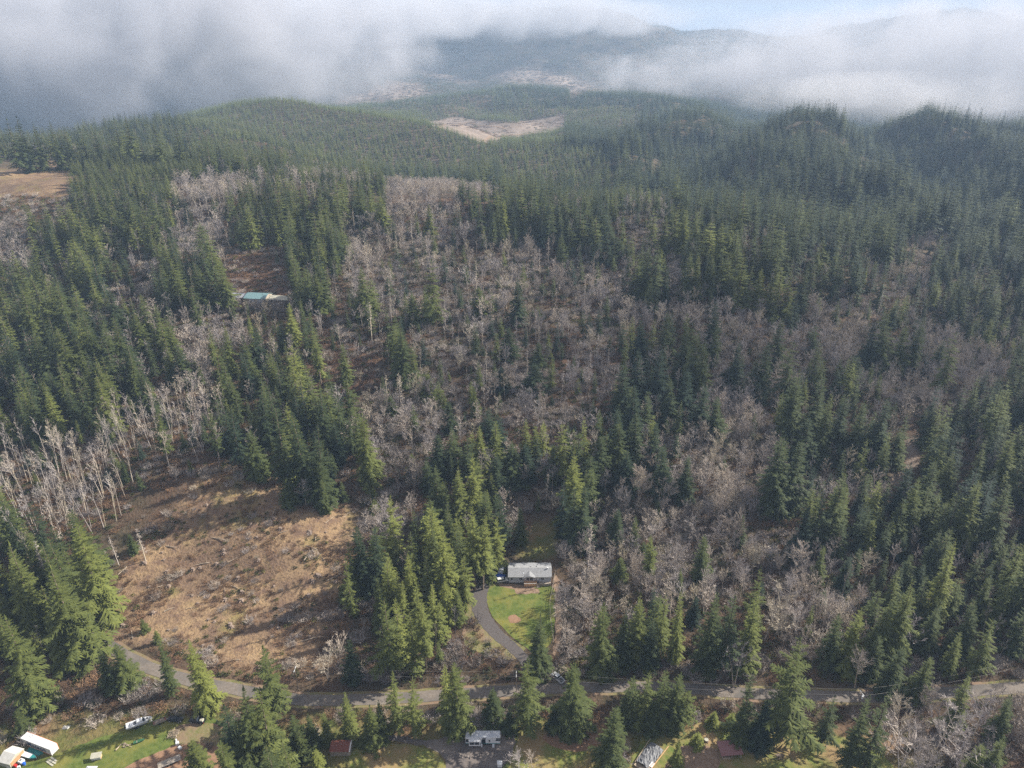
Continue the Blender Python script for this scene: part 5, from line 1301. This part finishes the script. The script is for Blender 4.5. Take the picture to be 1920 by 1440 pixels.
def hull(name, mat, par, L, B, H, keel=.25, n=11, deck=None, flat=False):
    """pointed bow at +x, transom at -x, open shell closed by a deck"""
    V, F = [], []
    for i in range(n):
        t = i / (n - 1); x = -L / 2 + L * t; w_ = B / 2 * (1 - max(0, (t - .45) / .55) ** 2.2); w_ = max(w_, .02)
        z1 = H * (1 + .28 * t * t); z0 = keel * (0 + (max(0, t - .7) / .3) ** 2 * 2.5)
        for yy, zz in ((0, z0), (-w_ * .75, z0 + .16 * H), (-w_, z1), (-w_ * .82, z1 - .02), (0, z1 - (.02 if flat else .35 * H)), (w_ * .82, z1 - .02), (w_, z1), (w_ * .75, z0 + .16 * H)): V.append((x, yy, zz))
    for i in range(n - 1):
        for k in range(8): a, c = i * 8 + k, i * 8 + (k + 1) % 8; F.append((a, c, c + 8, a + 8))
    F.append(tuple(range(7, -1, -1))); F.append(tuple(range((n - 1) * 8, n * 8)))
    return new_obj(name, mesh_from(name, V, F, mat, smooth=False), par)
def boat_trailer(par, L):
    t = MB().box(-L/2, L/2 + .4, -.55, -.45, .38, .46).box(-L/2, L/2 + .4, .45, .55, .38, .46).box(-L/2, -L/2 + .1, -.45, .45, .38, .46).box(L/2, L/2 + .1, -.45, .45, .38, .46).build('trailer_frame', M_steel, par)
    for x_ in (-L * .18, -L * .08):
        for sy in (-1, 1): MB().tube((x_, sy * 1.05 - .1, .32), (x_, sy * 1.05 + .1, .32), .32, n=12).build('trailer_wheel', M_tyre, t)
a_, b_ = G0(240, 1366), G0(285, 1353); m_ = a_.lerp(b_, .5)
bt = empty('motor_boat', (m_.x, m_.y, .04), yaw(a_, b_) + math.radians(6)); tag(bt, 'white motor boat with small cabin and black outboard, on a trailer', 'boat')
h_ = hull('hull', M_white, bt, 7.6, 2.4, 1.0); h_.location.z = .55
boat_trailer(bt, 6.6)
MB().taper((-.9, 1.6, -.85, .85), (-.6, 1.0, -.65, .65), 1.3, 2.35).build('cabin', M_white, bt, bevel=.06); MB().taper((1.02, 1.66, -.8, .8), (.75, 1.05, -.6, .6), 1.62, 2.25).build('windscreen', M_glass, bt)
for x_ in (-2.2, -2.2, 2.3): pass
MB().box(-2.5, -1.7, -.75, .75, 1.25, 1.7).build('seat', M_siding, bt, bevel=.05); MB().box(-1.3, -1.0, -.3, .3, 1.25, 1.95).build('helm_seat', M_black, bt)
MB().box(2.1, 2.7, -.3, .3, 1.75, 1.82).build('deck_hatch', M_black, bt)
ob = MB().box(-4.3, -3.85, -.25, .25, 1.2, 1.85).build('outboard_motor', M_black, bt, bevel=.06); MB().box(-4.15, -3.98, -.06, .06, .4, 1.2).build('outboard_leg', M_black, ob)
for sy in (-1, 1):
    rl = MB()
    for x_ in (.8, 1.8, 2.7, 3.4): rl.tube((x_, sy * .85 * (1 - max(0, x_ - 1.5) * .35), 1.5), (x_, sy * .85 * (1 - max(0, x_ - 1.5) * .35), 2.1), .025, n=4)
    rl.build('bow_rail', M_steel, bt)
p = G0(56, 1420); tb = empty('teal_boat', (p.x, p.y, .04), math.radians(-16)); tag(tb, 'narrow teal boat with white gunwale between the container and the tent', 'boat')
hull('hull', M_teal, tb, 5.6, 1.5, .8, flat=True); gw = hull('gunwale', M_white, tb, 5.7, 1.58, .1, keel=0, flat=True); gw.location.z = .78; MB().box(-1.2, -.9, -.6, .6, .9, .95).build('thwart', M_white, tb)
p = G0(66, 1409); tc2 = crumple('teal_tarp', 'flat dark teal tarp in the shade of the container', 'tarp', (p.x, p.y, .05), 2.8, .9, .25, M_teal, 8, rz=ca)
p = G0(124, 1364); crumple('white_tarp', 'crumpled white sheet lying in the brush above the container', 'tarp', (p.x, p.y, .05), 1.1, .7, .8, M_tarp, 9)
# tow trailer with scrap
p = G0(300, 1355); t = empty('scrap_trailer', (p.x, p.y, .04), math.radians(32)); tag(t, 'narrow open trailer loaded with reddish scrap, between boat and black car', 'trailer')
MB().box(-1.9, 1.9, -.7, .7, .5, .6).build('bed', M_rust, t)
for sy in (-1, 1): MB().box(-1.9, 1.9, sy * .72 - .03, sy * .72 + .03, .5, .95).build('side_board', M_greywood, t); MB().tube((-.2, sy * .85 - .1, .3), (-.2, sy * .85 + .1, .3), .3, n=10).build('wheel', M_tyre, t)
MB().tube((1.9, 0, .5), (3.2, 0, .45), .05, n=5).build('drawbar', M_steel, t); MB().taper((-1.5, 1.5, -.5, .5), (-.9, 1.1, -.3, .3), .61, 1.1).build('scrap_load', M_log, t, bevel=.08)
# small lean-to on the lawn
p = G0(182, 1422); s = empty('chicken_coop', (p.x, p.y, .04), math.radians(12)); tag(s, 'small white box coop with tan lid, alone on the bright grass', 'coop')
MB().box(-1.3, 1.3, -.7, .7, .15, 1.1).build('box', M_white, s, bevel=.03); q = MB(); slab(q, -1.5, 1.5, -.9, 1.1, .9, 1.5, .08); q.build('lid', M_cream, s); MB().box(1.31, 1.36, -.6, .6, .2, 1.1).build('end_board', M_wood, s)
for sx in (-1.2, 1.2): MB().box(sx - .06, sx + .06, -.66, -.54, 0, .148).build('foot', M_greywood, s)
p = G0(172, 1452); s = empty('white_canopy', (p.x, p.y, .04)); tag(s, 'white canopy roof just showing at the bottom edge below the coop', 'canopy')
MB().taper((-1.6, 1.6, -1.3, 1.3), (-.2, .2, -.1, .1), 1.9, 2.5).build('roof', M_white, s)
for sx in (-1.5, 1.5):
    for sy in (-1.2, 1.2): MB().tube((sx, sy, 0), (sx, sy, 1.9), .04, n=5).build('leg', M_steel, s)
# planks, logs, clutter
def planks(pix, ang, n, L, lab, name='plank', w_=.28, mat=M_log, cat='plank', grp=None):
    p = G0(*pix); r = random.Random(int(pix[0]))
    for k in range(n):
        a = math.radians(ang + r.uniform(-5, 5)); o = MB().box(-L/2, L/2, -w_/2, w_/2, 0, .1).build(name, mat, None, (p.x + k * .75 * math.sin(a) * .6, p.y - k * .8 * math.cos(a), .06 + .01 * k), a)
        o.scale.x = r.uniform(.8, 1.1); tag(o, lab, cat, grp)
planks((101, 1424), -28, 3, 3.2, 'pale plank lying on the grass right of the container', 'plank', .5, M_cream, 'plank', 'pale planks right of the container')
def log_obj(pix, pix2, rad, lab, grp=None, mat=M_log, name='log', z=.1):
    a, b_ = G0(*pix), G0(*pix2); a.z += float(height(a.x, a.y)); b_.z += float(height(b_.x, b_.y))
    d = b_ - a; n = 5; mb = MB()
    r = random.Random(int(pix[0] * 7)); prev = Vector((0, 0, rad)); 
    for k in range(1, n + 1):
        q = d * (k / n) + Vector((r.uniform(-.08, .08), r.uniform(-.08, .08), rad)); mb.tube(prev, q, rad * (1 - .5 * (k - 1) / n), rad * (1 - .5 * k / n), 7); prev = q
    return tag(mb.build(name, mat, None, (a.x, a.y, a.z + z - .05)), lab, 'log', grp)
log_obj((217, 1408), (228, 1396), .18, 'long pale log on the grass, left of the heap of cut logs')
r = random.Random(12)
for k in range(9):
    x_, y_ = 230 + r.uniform(0, 14), 1393 + r.uniform(0, 9); log_obj((x_, y_), (x_ + r.uniform(3, 8), y_ - r.uniform(-1, 4)), .16, 'short pale log in the loose heap on the grass below the boat', 'cut logs heaped on the grass below the boat')
p = G0(262, 1391); hl = empty('overturned_canoe', (p.x, p.y, .05), math.radians(24)); tag(hl, 'small dark green boat hull lying on the grass right of the logs', 'boat'); hull('hull', plain('dark_green_paint', (.03, .10, .05)), hl, 3.4, 1.0, .5, flat=True)
MB().box(-.8, -.6, -.4, .4, .42, .5).build('thwart', M_greywood, hl)
def brush_heap(pix, lab, n, R, mats_, seed):
    p = G0(*pix); V, F = [], []; r = random.Random(seed)
    for k in range(n):
        a = r.uniform(0, 6.28); c = Vector((r.uniform(-R, R) * .6, r.uniform(-R, R) * .6, r.uniform(0, .7))); d = Vector((math.cos(a), math.sin(a), r.uniform(-.3, .5))) * r.uniform(.6, 1.6); rib(V, F, c - d * .5, c + d * .5, .05, .02)
    o = new_obj('brush_heap', mesh_from('brush_heap', V, F, mats_), None, (p.x, p.y, .2)); tag(o, lab, 'brush heap')
brush_heap((326, 1378), 'brown heap of cut branches on the grass below the black car', 160, 2.4, M_log, 3)
brush_heap((392, 1400), 'dark branch pile on the straw ground right of the lone fir', 90, 1.8, M_pole, 4)
for k, (x_, y_, sx, sy, sz, mt, nm, lab) in enumerate([(333,1396,.9,1.0,.9,M_white,'washing_machine','white machine standing among junk left of the lone fir'),(338,1404,1.1,.8,.7,M_white,'cooler_box','white chest lying right of the white machine'),(331,1390,.4,1.5,.3,M_steel,'metal_sheet','narrow grey metal sheet above the white machine'),
      (41,1430,1.3,1.4,1.0,M_white,'window_crate','white crate with a dark window in front of the tent'),(30,1437,1.0,.8,.6,M_red,'red_crate','red crate in the clutter before the tent'),(18,1438,1.1,.9,.7,M_tarp,'pale_crate','pale crate at the left of the clutter before the tent'),(36,1440,.8,.7,.6,M_steel,'metal_bin','grey metal bin in the clutter before the tent')]):
    p = G0(x_, y_); o = empty(nm, (p.x, p.y, .06), random.Random(k).uniform(-.6, .6)); tag(o, lab, {'washing_machine': 'machine', 'cooler_box': 'chest', 'metal_sheet': 'metal sheet', 'metal_bin': 'bin'}.get(nm, 'crate'))
    MB().box(-sx/2, sx/2, -sy/2, sy/2, 0, sz).build('body', mt, o, bevel=.05)
    MB().box(-sx*.46, sx*.46, -sy*.46, sy*.46, sz + .002, sz + .06).build('lid', M_steel if mt == M_white else mt, o)
    if nm == 'window_crate': MB().box(-.35, .1, -.3, .3, sz + .063, sz + .08).build('pane', M_glass, o)
for k, (x_, y_, mt, lab) in enumerate([(46,1434,M_blue,'blue barrel right of the windowed crate before the tent'),(22,1431,M_steel,'grey barrel behind the pale crate before the tent')]):
    p = G0(x_, y_); o = empty('barrel', (p.x, p.y, .05)); tag(o, lab, 'barrel'); MB().tube((0, 0, 0), (0, 0, .45), .4, .44, 14).tube((0, 0, .45), (0, 0, .95), .44, .4, 14).build('shell', mt, o)
    for z in (.3, .62): MB().tube((0, 0, z), (0, 0, z + .05), .46, n=14).build('hoop', mt, o)
p = G0(318, 1430); t = empty('flatbed_trailer', (p.x, p.y, .05), math.radians(30)); tag(t, 'grey flatbed trailer in the shade at the bottom edge left of the lone fir', 'trailer')
bd = MB().box(-3.2, 3.2, -1.1, 1.1, .55, .63).build('bed_frame', M_steel, t)
for k in range(7): MB().box(-3.2, 3.2, -1.08 + k * .31, -.8 + k * .31, .635, .68 + .004 * (k % 2)).build('plank', M_greywood, bd)
for sy in (-1, 1):
    for x_ in (-.6, .3): MB().tube((x_, sy * 1.25 - .1, .33), (x_, sy * 1.25 + .1, .33), .33, n=10).build('wheel', M_tyre, t)

# ---------------------------------------------------------------- right yard
def wp(x, y): q = G0(x, y); return Vector((q.x, q.y, 0))
p = wp(1218, 1420)
s = empty('collapsed_canopy', (p.x, p.y, .05), math.radians(50)); tag(s, 'collapsed grey tarp shelter with long timbers lying across it', 'shelter')
V, F = [], []; r = random.Random(31); n = 14
for j in range(n):
    for i in range(n):
        u, v = i / (n - 1), j / (n - 1); V.append(((u - .5) * 8.6 + r.uniform(-.12, .12), (v - .5) * 4.6 + r.uniform(-.12, .12), .55 + .55 * math.sin(v * 3.14) + r.uniform(0, .35)))
for j in range(n - 1):
    for i in range(n - 1): a = j * n + i; F.append((a, a + 1, a + n + 1, a + n))
new_obj('tarp', mesh_from('tarp', V, F, M_greytarp), s)
MB().tube((-5.2, -2.5, .7), (6.2, -2.9, 1.2), .16, .12, 7).build('timber', M_wood, s); MB().tube((-4.6, 2.4, .5), (5.4, 2.9, .9), .14, .12, 7).build('timber', M_log, s)
MB().tube((-4.9, -1.8, .9), (-1.5, -2.3, 1.1), .18, .14, 7).build('timber', M_log, s); MB().box(-3.4, -1.6, -2.6, -1.6, .9, 1.1).build('white_board', M_white, s); MB().box(-5.6, -4.2, -1.8, 2.2, .2, .5).build('base_boards', M_log, s)
for x_, y_ in ((-3.8, -2.1), (3.8, -2.1), (-3.8, 2.1), (3.8, 2.1)): MB().tube((x_, y_, -.1), (x_, y_, .75), .06, n=5).build('prop', M_steel, s)
p = wp(1249, 1366); a = empty('quad_bike', (p.x, p.y, .05), math.radians(8)); tag(a, 'dark quad bike in deep shade under the firs above the meadow', 'quad bike')
MB().taper((-.85, .85, -.35, .35), (-.6, .5, -.25, .25), .45, .9).build('body', M_black, a, bevel=.06); MB().box(-.55, .15, -.2, .2, .9, 1.05).build('seat', M_black, a, bevel=.05); MB().box(.45, .5, -.45, .45, 1.08, 1.14).box(.44, .51, -.05, .05, .85, 1.1).build('handlebar', M_steel, a); MB().box(-.95, -.5, -.4, .4, .93, .98).build('rack', M_white, a)
for sx in (-.65, .65):
    for sy in (-.5, .5): MB().tube((sx, sy - .13, .32), (sx, sy + .13, .32), .32, n=12).build('wheel', M_tyre, a)
for x_, y_, lab in ((1324, 1389, 'round tan tree stump between the bright bush and the propane cylinder'), (1528, 1394, 'small tan stump under the tall fir right of the mauve-roofed shed')):
    p = wp(x_, y_); o = empty('tree_stump', (p.x, p.y, .03)); tag(o, lab, 'stump')
    MB().tube((0, 0, 0), (0, 0, .6), .85, .7, 14).build('trunk', M_stump, o); MB().tube((0, 0, .603), (0, 0, .63), .66, .64, 14).build('cut_face', M_cream, o)
    for k in range(5): MB().tube((math.cos(k * 1.26) * .6, math.sin(k * 1.26) * .6, .2), (math.cos(k * 1.26) * 1.15, math.sin(k * 1.26) * 1.15, -.02), .16, .07, 5).build('root', M_stump, o)
p = wp(1375, 1393); o = empty('propane_cylinder', (p.x, p.y, .04), math.radians(14)); tag(o, 'long white propane cylinder lying behind the mauve-roofed shed', 'gas tank')
MB().tube((-1.6, 0, .75), (1.9, 0, .75), .52, n=16).tube((-1.85, 0, .75), (-1.6, 0, .75), .3, .52, 16).tube((1.9, 0, .75), (2.15, 0, .75), .52, .3, 16).build('tank', M_white, o)
for x_ in (-1.1, 1.3): MB().box(x_ - .12, x_ + .12, -.35, .35, 0, .4).build('saddle', M_steel, o)
MB().tube((0.2, 0, 1.25), (0.2, 0, 1.42), .17, n=10).build('valve_dome', M_steel, o)
a_, b_ = wp(1353, 1425), wp(1389, 1422); s = empty('mauve_roofed_shelter', (a_.x, a_.y, 0), yaw(a_, b_)); tag(s, 'open-fronted shelter with a mauve metal roof in the right yard', 'shelter')
WL = (b_ - a_).length
q = MB(); slab(q, -.5, WL + .4, -.4, 2.2, 4.2, 2.9, .1); mr = q.build('roof', M_mauve, s)
for k in range(11): q = MB(); slab(q, -.45 + k * (WL + .8) / 11, -.40 + k * (WL + .8) / 11, -.4, 2.305, 4.2, 3.005, .04); q.build('roof_seam', M_mauve, mr)
MB().box(0, WL, 3.7, 3.78, 0, 2.8).build('back_wall', M_greywood, s)
for x_ in (0.05, WL * .5, WL - .15):
    for y_ in (0, 3.55): MB().box(x_, x_ + .14, y_, y_ + .14, 0, 2.25 + (.5 if y_ > 1 else 0)).build('post', M_greywood, s)
r = random.Random(5)
for k in range(14): tag(MB().tube((0, -.45, 0), (0, .45, 0), r.uniform(.12, .2), n=7).build('firewood_log', M_log, None, (a_.x + .4 + (k % 7) * .36, a_.y + .6, .2 + .34 * (k // 7)), yaw(a_, b_)), 'split log in the firewood stack under the mauve-roofed shelter', 'log', 'firewood stacked under the mauve roof')
p = wp(1462, 1420); o = empty('picnic_table', (p.x, p.y, .04), math.radians(10)); tag(o, 'dark wooden picnic table in the shaded grass of the right meadow', 'table')
MB().box(-1.2, 1.2, -.4, .4, .7, .76).build('tabletop', M_pole, o)
for sy in (-.75, .75): MB().box(-1.2, 1.2, sy - .14, sy + .14, .42, .47).build('bench', M_pole, o)
for sx in (-.9, .9): MB().box(sx - .05, sx + .05, -.8, .8, .36, .418).box(sx - .05, sx + .05, -.3, -.2, 0, .7).box(sx - .05, sx + .05, .2, .3, 0, .7).build('leg_frame', M_pole, o)
log_obj((1539, 1414), (1554, 1393), .16, 'thin pale pole lying on the meadow right of the picnic table')
for k, (x_, y_) in enumerate(((1452, 1421), (1903 - 440, 1424))):
    pass

# ---------------------------------------------------------------- utility poles and wires along the road
def upole(pix_base, top, H, lab, lamp=True, rz=0):
    p = wp(*pix_base); o = empty('utility_pole', (p.x, p.y, 0), rz); tag(o, lab, 'utility pole')
    MB().tube((0, 0, -.3), (0, 0, H), .17, .11, 9).build('pole', M_pole, o)
    ca_ = MB().box(-.07, .07, -1.3, 1.3, H - .5, H - .36).build('crossarm', M_steel, o)
    for y_ in (-1.2, -.4, .4, 1.2): MB().tube((0, y_, H - .36), (0, y_, H - .14), .06, .04, 7).build('insulator', M_white, ca_)
    if lamp: MB().tube((.3, -.25, H - 2.6), (.3, -.25, H - 1.5), .28, n=12).build('transformer', M_steel, o)
    return Vector((p.x, p.y, H))
A = upole((1604, 1341), None, 10.5, 'wooden utility pole with grey transformer above the paved road', rz=math.radians(8))
B = upole((172, 1206), None, 11.0, 'utility pole at the left end of the paved road by big firs', False, math.radians(-20))
Cc = upole((968, 1297), None, 8.5, 'utility pole left of the silver roadside pickup', False)
D = upole((560, 1296), None, 10.5, 'utility pole beside the road at the clearing foot', False)
def wire(a, b, off, sag=1.2, lab=''):
    V, F = [], []; n = 14
    a2, b2 = a + off, b + off; prev = a2
    mb = MB()
    for k in range(1, n + 1):
        t = k / n; q = a2.lerp(b2, t) - Vector((0, 0, sag * 4 * t * (1 - t))); mb.tube(prev - a2, q - a2, .013, n=3); prev = q
    tag(mb.build('power_line', M_wire, None, tuple(a2)), lab, 'power line', 'power lines along the road')
E = Vector((A.x + 52, A.y + 10, 11)); Fz = Vector((B.x - 45, B.y + 14, 12))
for off, w1 in ((Vector((0, 1.2, -.15)), 'upper'), (Vector((0, -1.2, -.15)), 'lower')):
    wire(A, E, off, lab='%s power line running right from the pole with the transformer' % w1)
    wire(Cc, A, off, lab='%s power line from the pole by the pickup to the transformer pole' % w1)
    wire(D, Cc, off, lab='%s power line over the road in front of the driveway' % w1)
    wire(B, D, off, lab='%s power line along the foot of the brown clearing' % w1)

# ---------------------------------------------------------------- teal-roofed barn and house on the hill
bg = ground(500, 566); zb = bg.z
def hx(px): return (px - CX) / FPX * (bg.y * CP - (zb - CAMZ) * SP)
x0, x1, x2, x3, x4 = hx(436), hx(461), hx(463), hx(500), hx(549)
h1 = empty('hill_house', (x0 - 3, bg.y + 1, zb), math.radians(-6)); tag(h1, 'mint green house with a pale gable roof beside the teal-roofed barn', 'house')
L1 = x1 - x0 + 2.0
MB().prism([(0, -1.5), (7, -1.5), (7, 2.9), (3.5, 4.6), (0, 2.9)], 'x', 0, L1).build('wall', M_mint, h1)
q = MB(); slab(q, -.5, L1 + .5, -.5, 2.72, 3.5, 4.68, .15); slab(q, -.5, L1 + .5, 7.5, 2.72, 3.503, 4.68, .15); q.build('roof', M_siding, h1)
for x_ in (2.0, 6.0, 8.6): window(h1, x_, x_ + 1.3, 1.0, 2.3)
MB().box(4.0, 5.0, -.06, -.004, .1, 2.2).build('door', M_white, h1); MB().box(0, L1, -2.4, -.06, -.2, .05).build('deck', M_greywood, h1)
h2 = empty('teal_roofed_barn', (x2 - .5, bg.y - 2, zb), math.radians(-8)); tag(h2, 'long barn with a teal metal roof and grey walls on the hillside', 'barn')
L2 = x3 - x2 + 1
MB().prism([(0, -3), (11, -3), (11, 3.4), (5.5, 5.2), (0, 3.4)], 'x', 0, L2).build('wall', M_greywood, h2)
q = MB(); slab(q, -.5, L2 + .4, -.6, 3.25, 5.5, 5.26, .12); slab(q, -.5, L2 + .4, 11.6, 3.25, 5.503, 5.26, .12); br_ = q.build('roof', M_aqua, h2)
for k in range(16): q = MB(); slab(q, -.4 + k * (L2 + .8) / 16, -.33 + k * (L2 + .8) / 16, -.6, 3.376, 5.5, 5.386, .05); q.build('roof_seam', M_aqua, br_)
MB().box(3, 6.5, -.08, -.004, -.2, 2.8).build('barn_door', M_siding, h2); MB().box(9, 12.5, -.08, -.004, -.2, 2.8).build('barn_door', M_siding, h2)
h3 = empty('open_carport', (x3 + .8, bg.y - 1, zb - .3), math.radians(-9)); tag(h3, 'low cream-roofed carport extending right of the teal-roofed barn', 'carport')
L3 = x4 - x3 - 1
q = MB(); slab(q, -.3, L3, -.3, 2.5, 6.0, 3.3, .12); q.build('roof', M_cream, h3)
for k in range(5):
    for y_ in (0, 5.6): MB().box(k * (L3 - .4) / 4, k * (L3 - .4) / 4 + .2, y_, y_ + .2, -2, 2.5 + y_ * .13).build('post', M_greywood, h3)
car('parked_car', 'white car parked under the cream-roofed carport on the hill', (hx(520), bg.y + 1, zb), math.radians(20), 4.6, 1.85, 1.6, M_carwhite, 'suv')
car('parked_car', 'silver car parked right of the cream-roofed carport on the hill', (hx(560), bg.y + 2, float(height(hx(560), bg.y + 2))), math.radians(-15), 4.6, 1.85, 1.5, M_silver, 'sedan')

# ---------------------------------------------------------------- stumps and fallen wood in the brown clearing
def slash(n, region, seed):
    r = random.Random(seed); xs = [p_[0] for p_ in region]; ys = [p_[1] for p_ in region]; k = 0; made = 0
    st = []
    for v in range(4):
        rr_ = random.Random(900 + v); mb = MB(); mb.tube((0, 0, -.3), (0, 0, .7), .75, .5, 9)
        me = mb; 
        for q in range(6): a = q * 1.05 + rr_.uniform(-.3, .3); mb.tube((math.cos(a) * .4, math.sin(a) * .4, .25), (math.cos(a) * rr_.uniform(1, 1.7), math.sin(a) * rr_.uniform(1, 1.7), rr_.uniform(-.1, .6)), .17, .05, 5)
        o_ = mb.build('clearing_stump', M_stump); st.append(o_.data); bpy.data.objects.remove(o_)
    lg = []
    for v in range(4):
        rr_ = random.Random(950 + v); mb = MB(); L = rr_.uniform(4, 9); mb.tube((-L/2, 0, .2), (0, rr_.uniform(-.2, .2), .3), .22, .17, 7); mb.tube((0, 0, .3), (L/2, rr_.uniform(-.3, .3), .2), .17, .08, 7)
        for q in range(4): x_ = rr_.uniform(-L/3, L/2); mb.tube((x_, 0, .25), (x_ + rr_.uniform(-.5, .8), rr_.uniform(-1.2, 1.2), rr_.uniform(.2, 1.2)), .06, .02, 4)
        o_ = mb.build('fallen_log', M_log); lg.append(o_.data); bpy.data.objects.remove(o_)
    while made < n and k < n * 30:
        k += 1; px_, py_ = r.uniform(min(xs), max(xs)), r.uniform(min(ys), max(ys))
        if not inpoly(np.array([px_]), np.array([py_]), region)[0]: continue
        g = ground(px_, py_); s_ = r.uniform(.6, 1.35)
        if r.random() < .6:
            o_ = new_obj('clearing_stump', st[r.randrange(4)], None, tuple(g), r.uniform(0, 6.28)); tag(o_, 'old grey rooted stump standing in the brown cut clearing', 'stump', 'old stumps in the brown clearing')
        else:
            o_ = new_obj('fallen_log', lg[r.randrange(4)], None, tuple(g), r.uniform(0, 6.28)); tag(o_, 'bleached fallen log lying in the brown cut clearing', 'log', 'bleached logs in the brown clearing')
        o_.scale = (s_, s_, s_); made += 1
slash(110, CLEARING, 77)
# ---------------------------------------------------------------- air: haze and fog banks
HAZE = 0.00010
def volume_mat(name, color, density, aniso=0.0, lobe=None):
    m = bpy.data.materials.new(name); m.use_nodes = True
    N, L = m.node_tree.nodes, m.node_tree.links
    N.remove(N['Principled BSDF'])
    v = N.new('ShaderNodeVolumePrincipled'); v.inputs['Color'].default_value = (*color, 1); v.inputs['Density'].default_value = density
    v.inputs['Anisotropy'].default_value = aniso
    L.new(v.outputs[0], N['Material Output'].inputs['Volume'])
    if lobe:                                # soft lobe with a ragged, curling edge; object space is -1..1
        nscale, amount, sharp = lobe
        tc = N.new('ShaderNodeTexCoord').outputs['Object']
        ln = N.new('ShaderNodeVectorMath'); ln.operation = 'LENGTH'; L.new(tc, ln.inputs[0])
        pos = N.new('ShaderNodeNewGeometry').outputs['Position']
        n = N.new('ShaderNodeTexNoise'); n.inputs['Scale'].default_value = nscale; n.inputs['Detail'].default_value = 4; n.inputs['Roughness'].default_value = 0.55; n.inputs['Distortion'].default_value = 0.4
        L.new(pos, n.inputs['Vector'])
        def mth(op, a, b):
            x = N.new('ShaderNodeMath'); x.operation = op
            for k, q in enumerate((a, b)):
                if isinstance(q, (int, float)): x.inputs[k].default_value = q
                else: L.new(q, x.inputs[k])
            return x.outputs[0]
        d = mth('SUBTRACT', 1.0, ln.outputs['Value'])               # 1 in the middle, 0 at the rim
        nn = mth('MULTIPLY', mth('SUBTRACT', n.outputs['Fac'], 0.5), amount)
        s = mth('ADD', mth('MULTIPLY', d, 1.6), nn)
        edge = N.new('ShaderNodeMapRange'); edge.interpolation_type = 'SMOOTHSTEP'
        edge.inputs['From Min'].default_value = 0.0; edge.inputs['From Max'].default_value = sharp
        L.new(s, edge.inputs['Value'])
        rim = N.new('ShaderNodeMapRange'); rim.inputs['From Min'].default_value = 0.0; rim.inputs['From Max'].default_value = 0.12; L.new(d, rim.inputs['Value'])
        L.new(mth('MULTIPLY', mth('MULTIPLY', edge.outputs[0], rim.outputs[0]), density), v.inputs['Density'])
    return m
hz = volume_mat('haze_air', (0.50, 0.70, 1.0), HAZE)
o = MB().box(-9000, 9000, -300, 9300, -140, 420).build('haze', hz); tag(o, kind='stuff')

def fog(cx, cy, cz, rx, ry, rz, dens, nscale, amount, sharp, color=(0.86, 0.86, 0.90)):
    me = bpy.data.meshes.new('fog_bank'); bm = bmesh.new()
    bmesh.ops.create_icosphere(bm, subdivisions=3, radius=1.04); bm.to_mesh(me); bm.free()
    me.materials.append(volume_mat('fog', color, dens, 0.0, (nscale, amount, sharp)))
    o = new_obj('fog_bank', me, None, (cx, cy, cz)); o.scale = (rx, ry, rz)
    tag(o, kind='stuff')
fog(-1850, 3050, 130, 1650, 950, 360, 0.0060, 0.0036, 4.6, 1.0, (0.62, 0.62, 0.68))
fog(-1700, 4600, 250, 3100, 1200, 165, 0.0044, 0.0034, 4.2, 1.0, (0.68, 0.68, 0.74))
fog(2150, 3100, 95, 1650, 1100, 240, 0.0028, 0.0058, 6.8, 1.2, (0.68, 0.68, 0.74))
fog(800, 3000, 40, 620, 460, 110, 0.0020, 0.0064, 6.4, 1.2, (0.68, 0.68, 0.74))
fog(860, 1720, 62, 430, 230, 60, 0.0030, 0.0080, 5.0, 1.4, (0.78, 0.78, 0.83))
# the low cloud outside the frame whose shade lies over the middle slope
for k, (x_, y_, rx_, ry_) in enumerate(((1010, 765, 130, 70), (1170, 800, 100, 70), (860, 735, 90, 50))):
    bm = bmesh.new(); bmesh.ops.create_icosphere(bm, subdivisions=4, radius=1.0)
    for v in bm.verts:
        a = v.co.normalized(); v.co = a * (1 + 0.13 * math.sin(a.x * 5 + k) * math.sin(a.y * 6 + 2 * k) + 0.07 * math.sin(a.x * 13 + a.z * 9 + k) * math.cos(a.y * 11))
    me = bpy.data.meshes.new('cloud'); bm.to_mesh(me); bm.free(); me.materials.append(volume_mat('cloud', (0.9, 0.9, 0.93), 0.0042))
    o = new_obj('cloud', me, None, (x_, y_, 560)); o.scale = (rx_, ry_, 42); tag(o, kind='stuff')
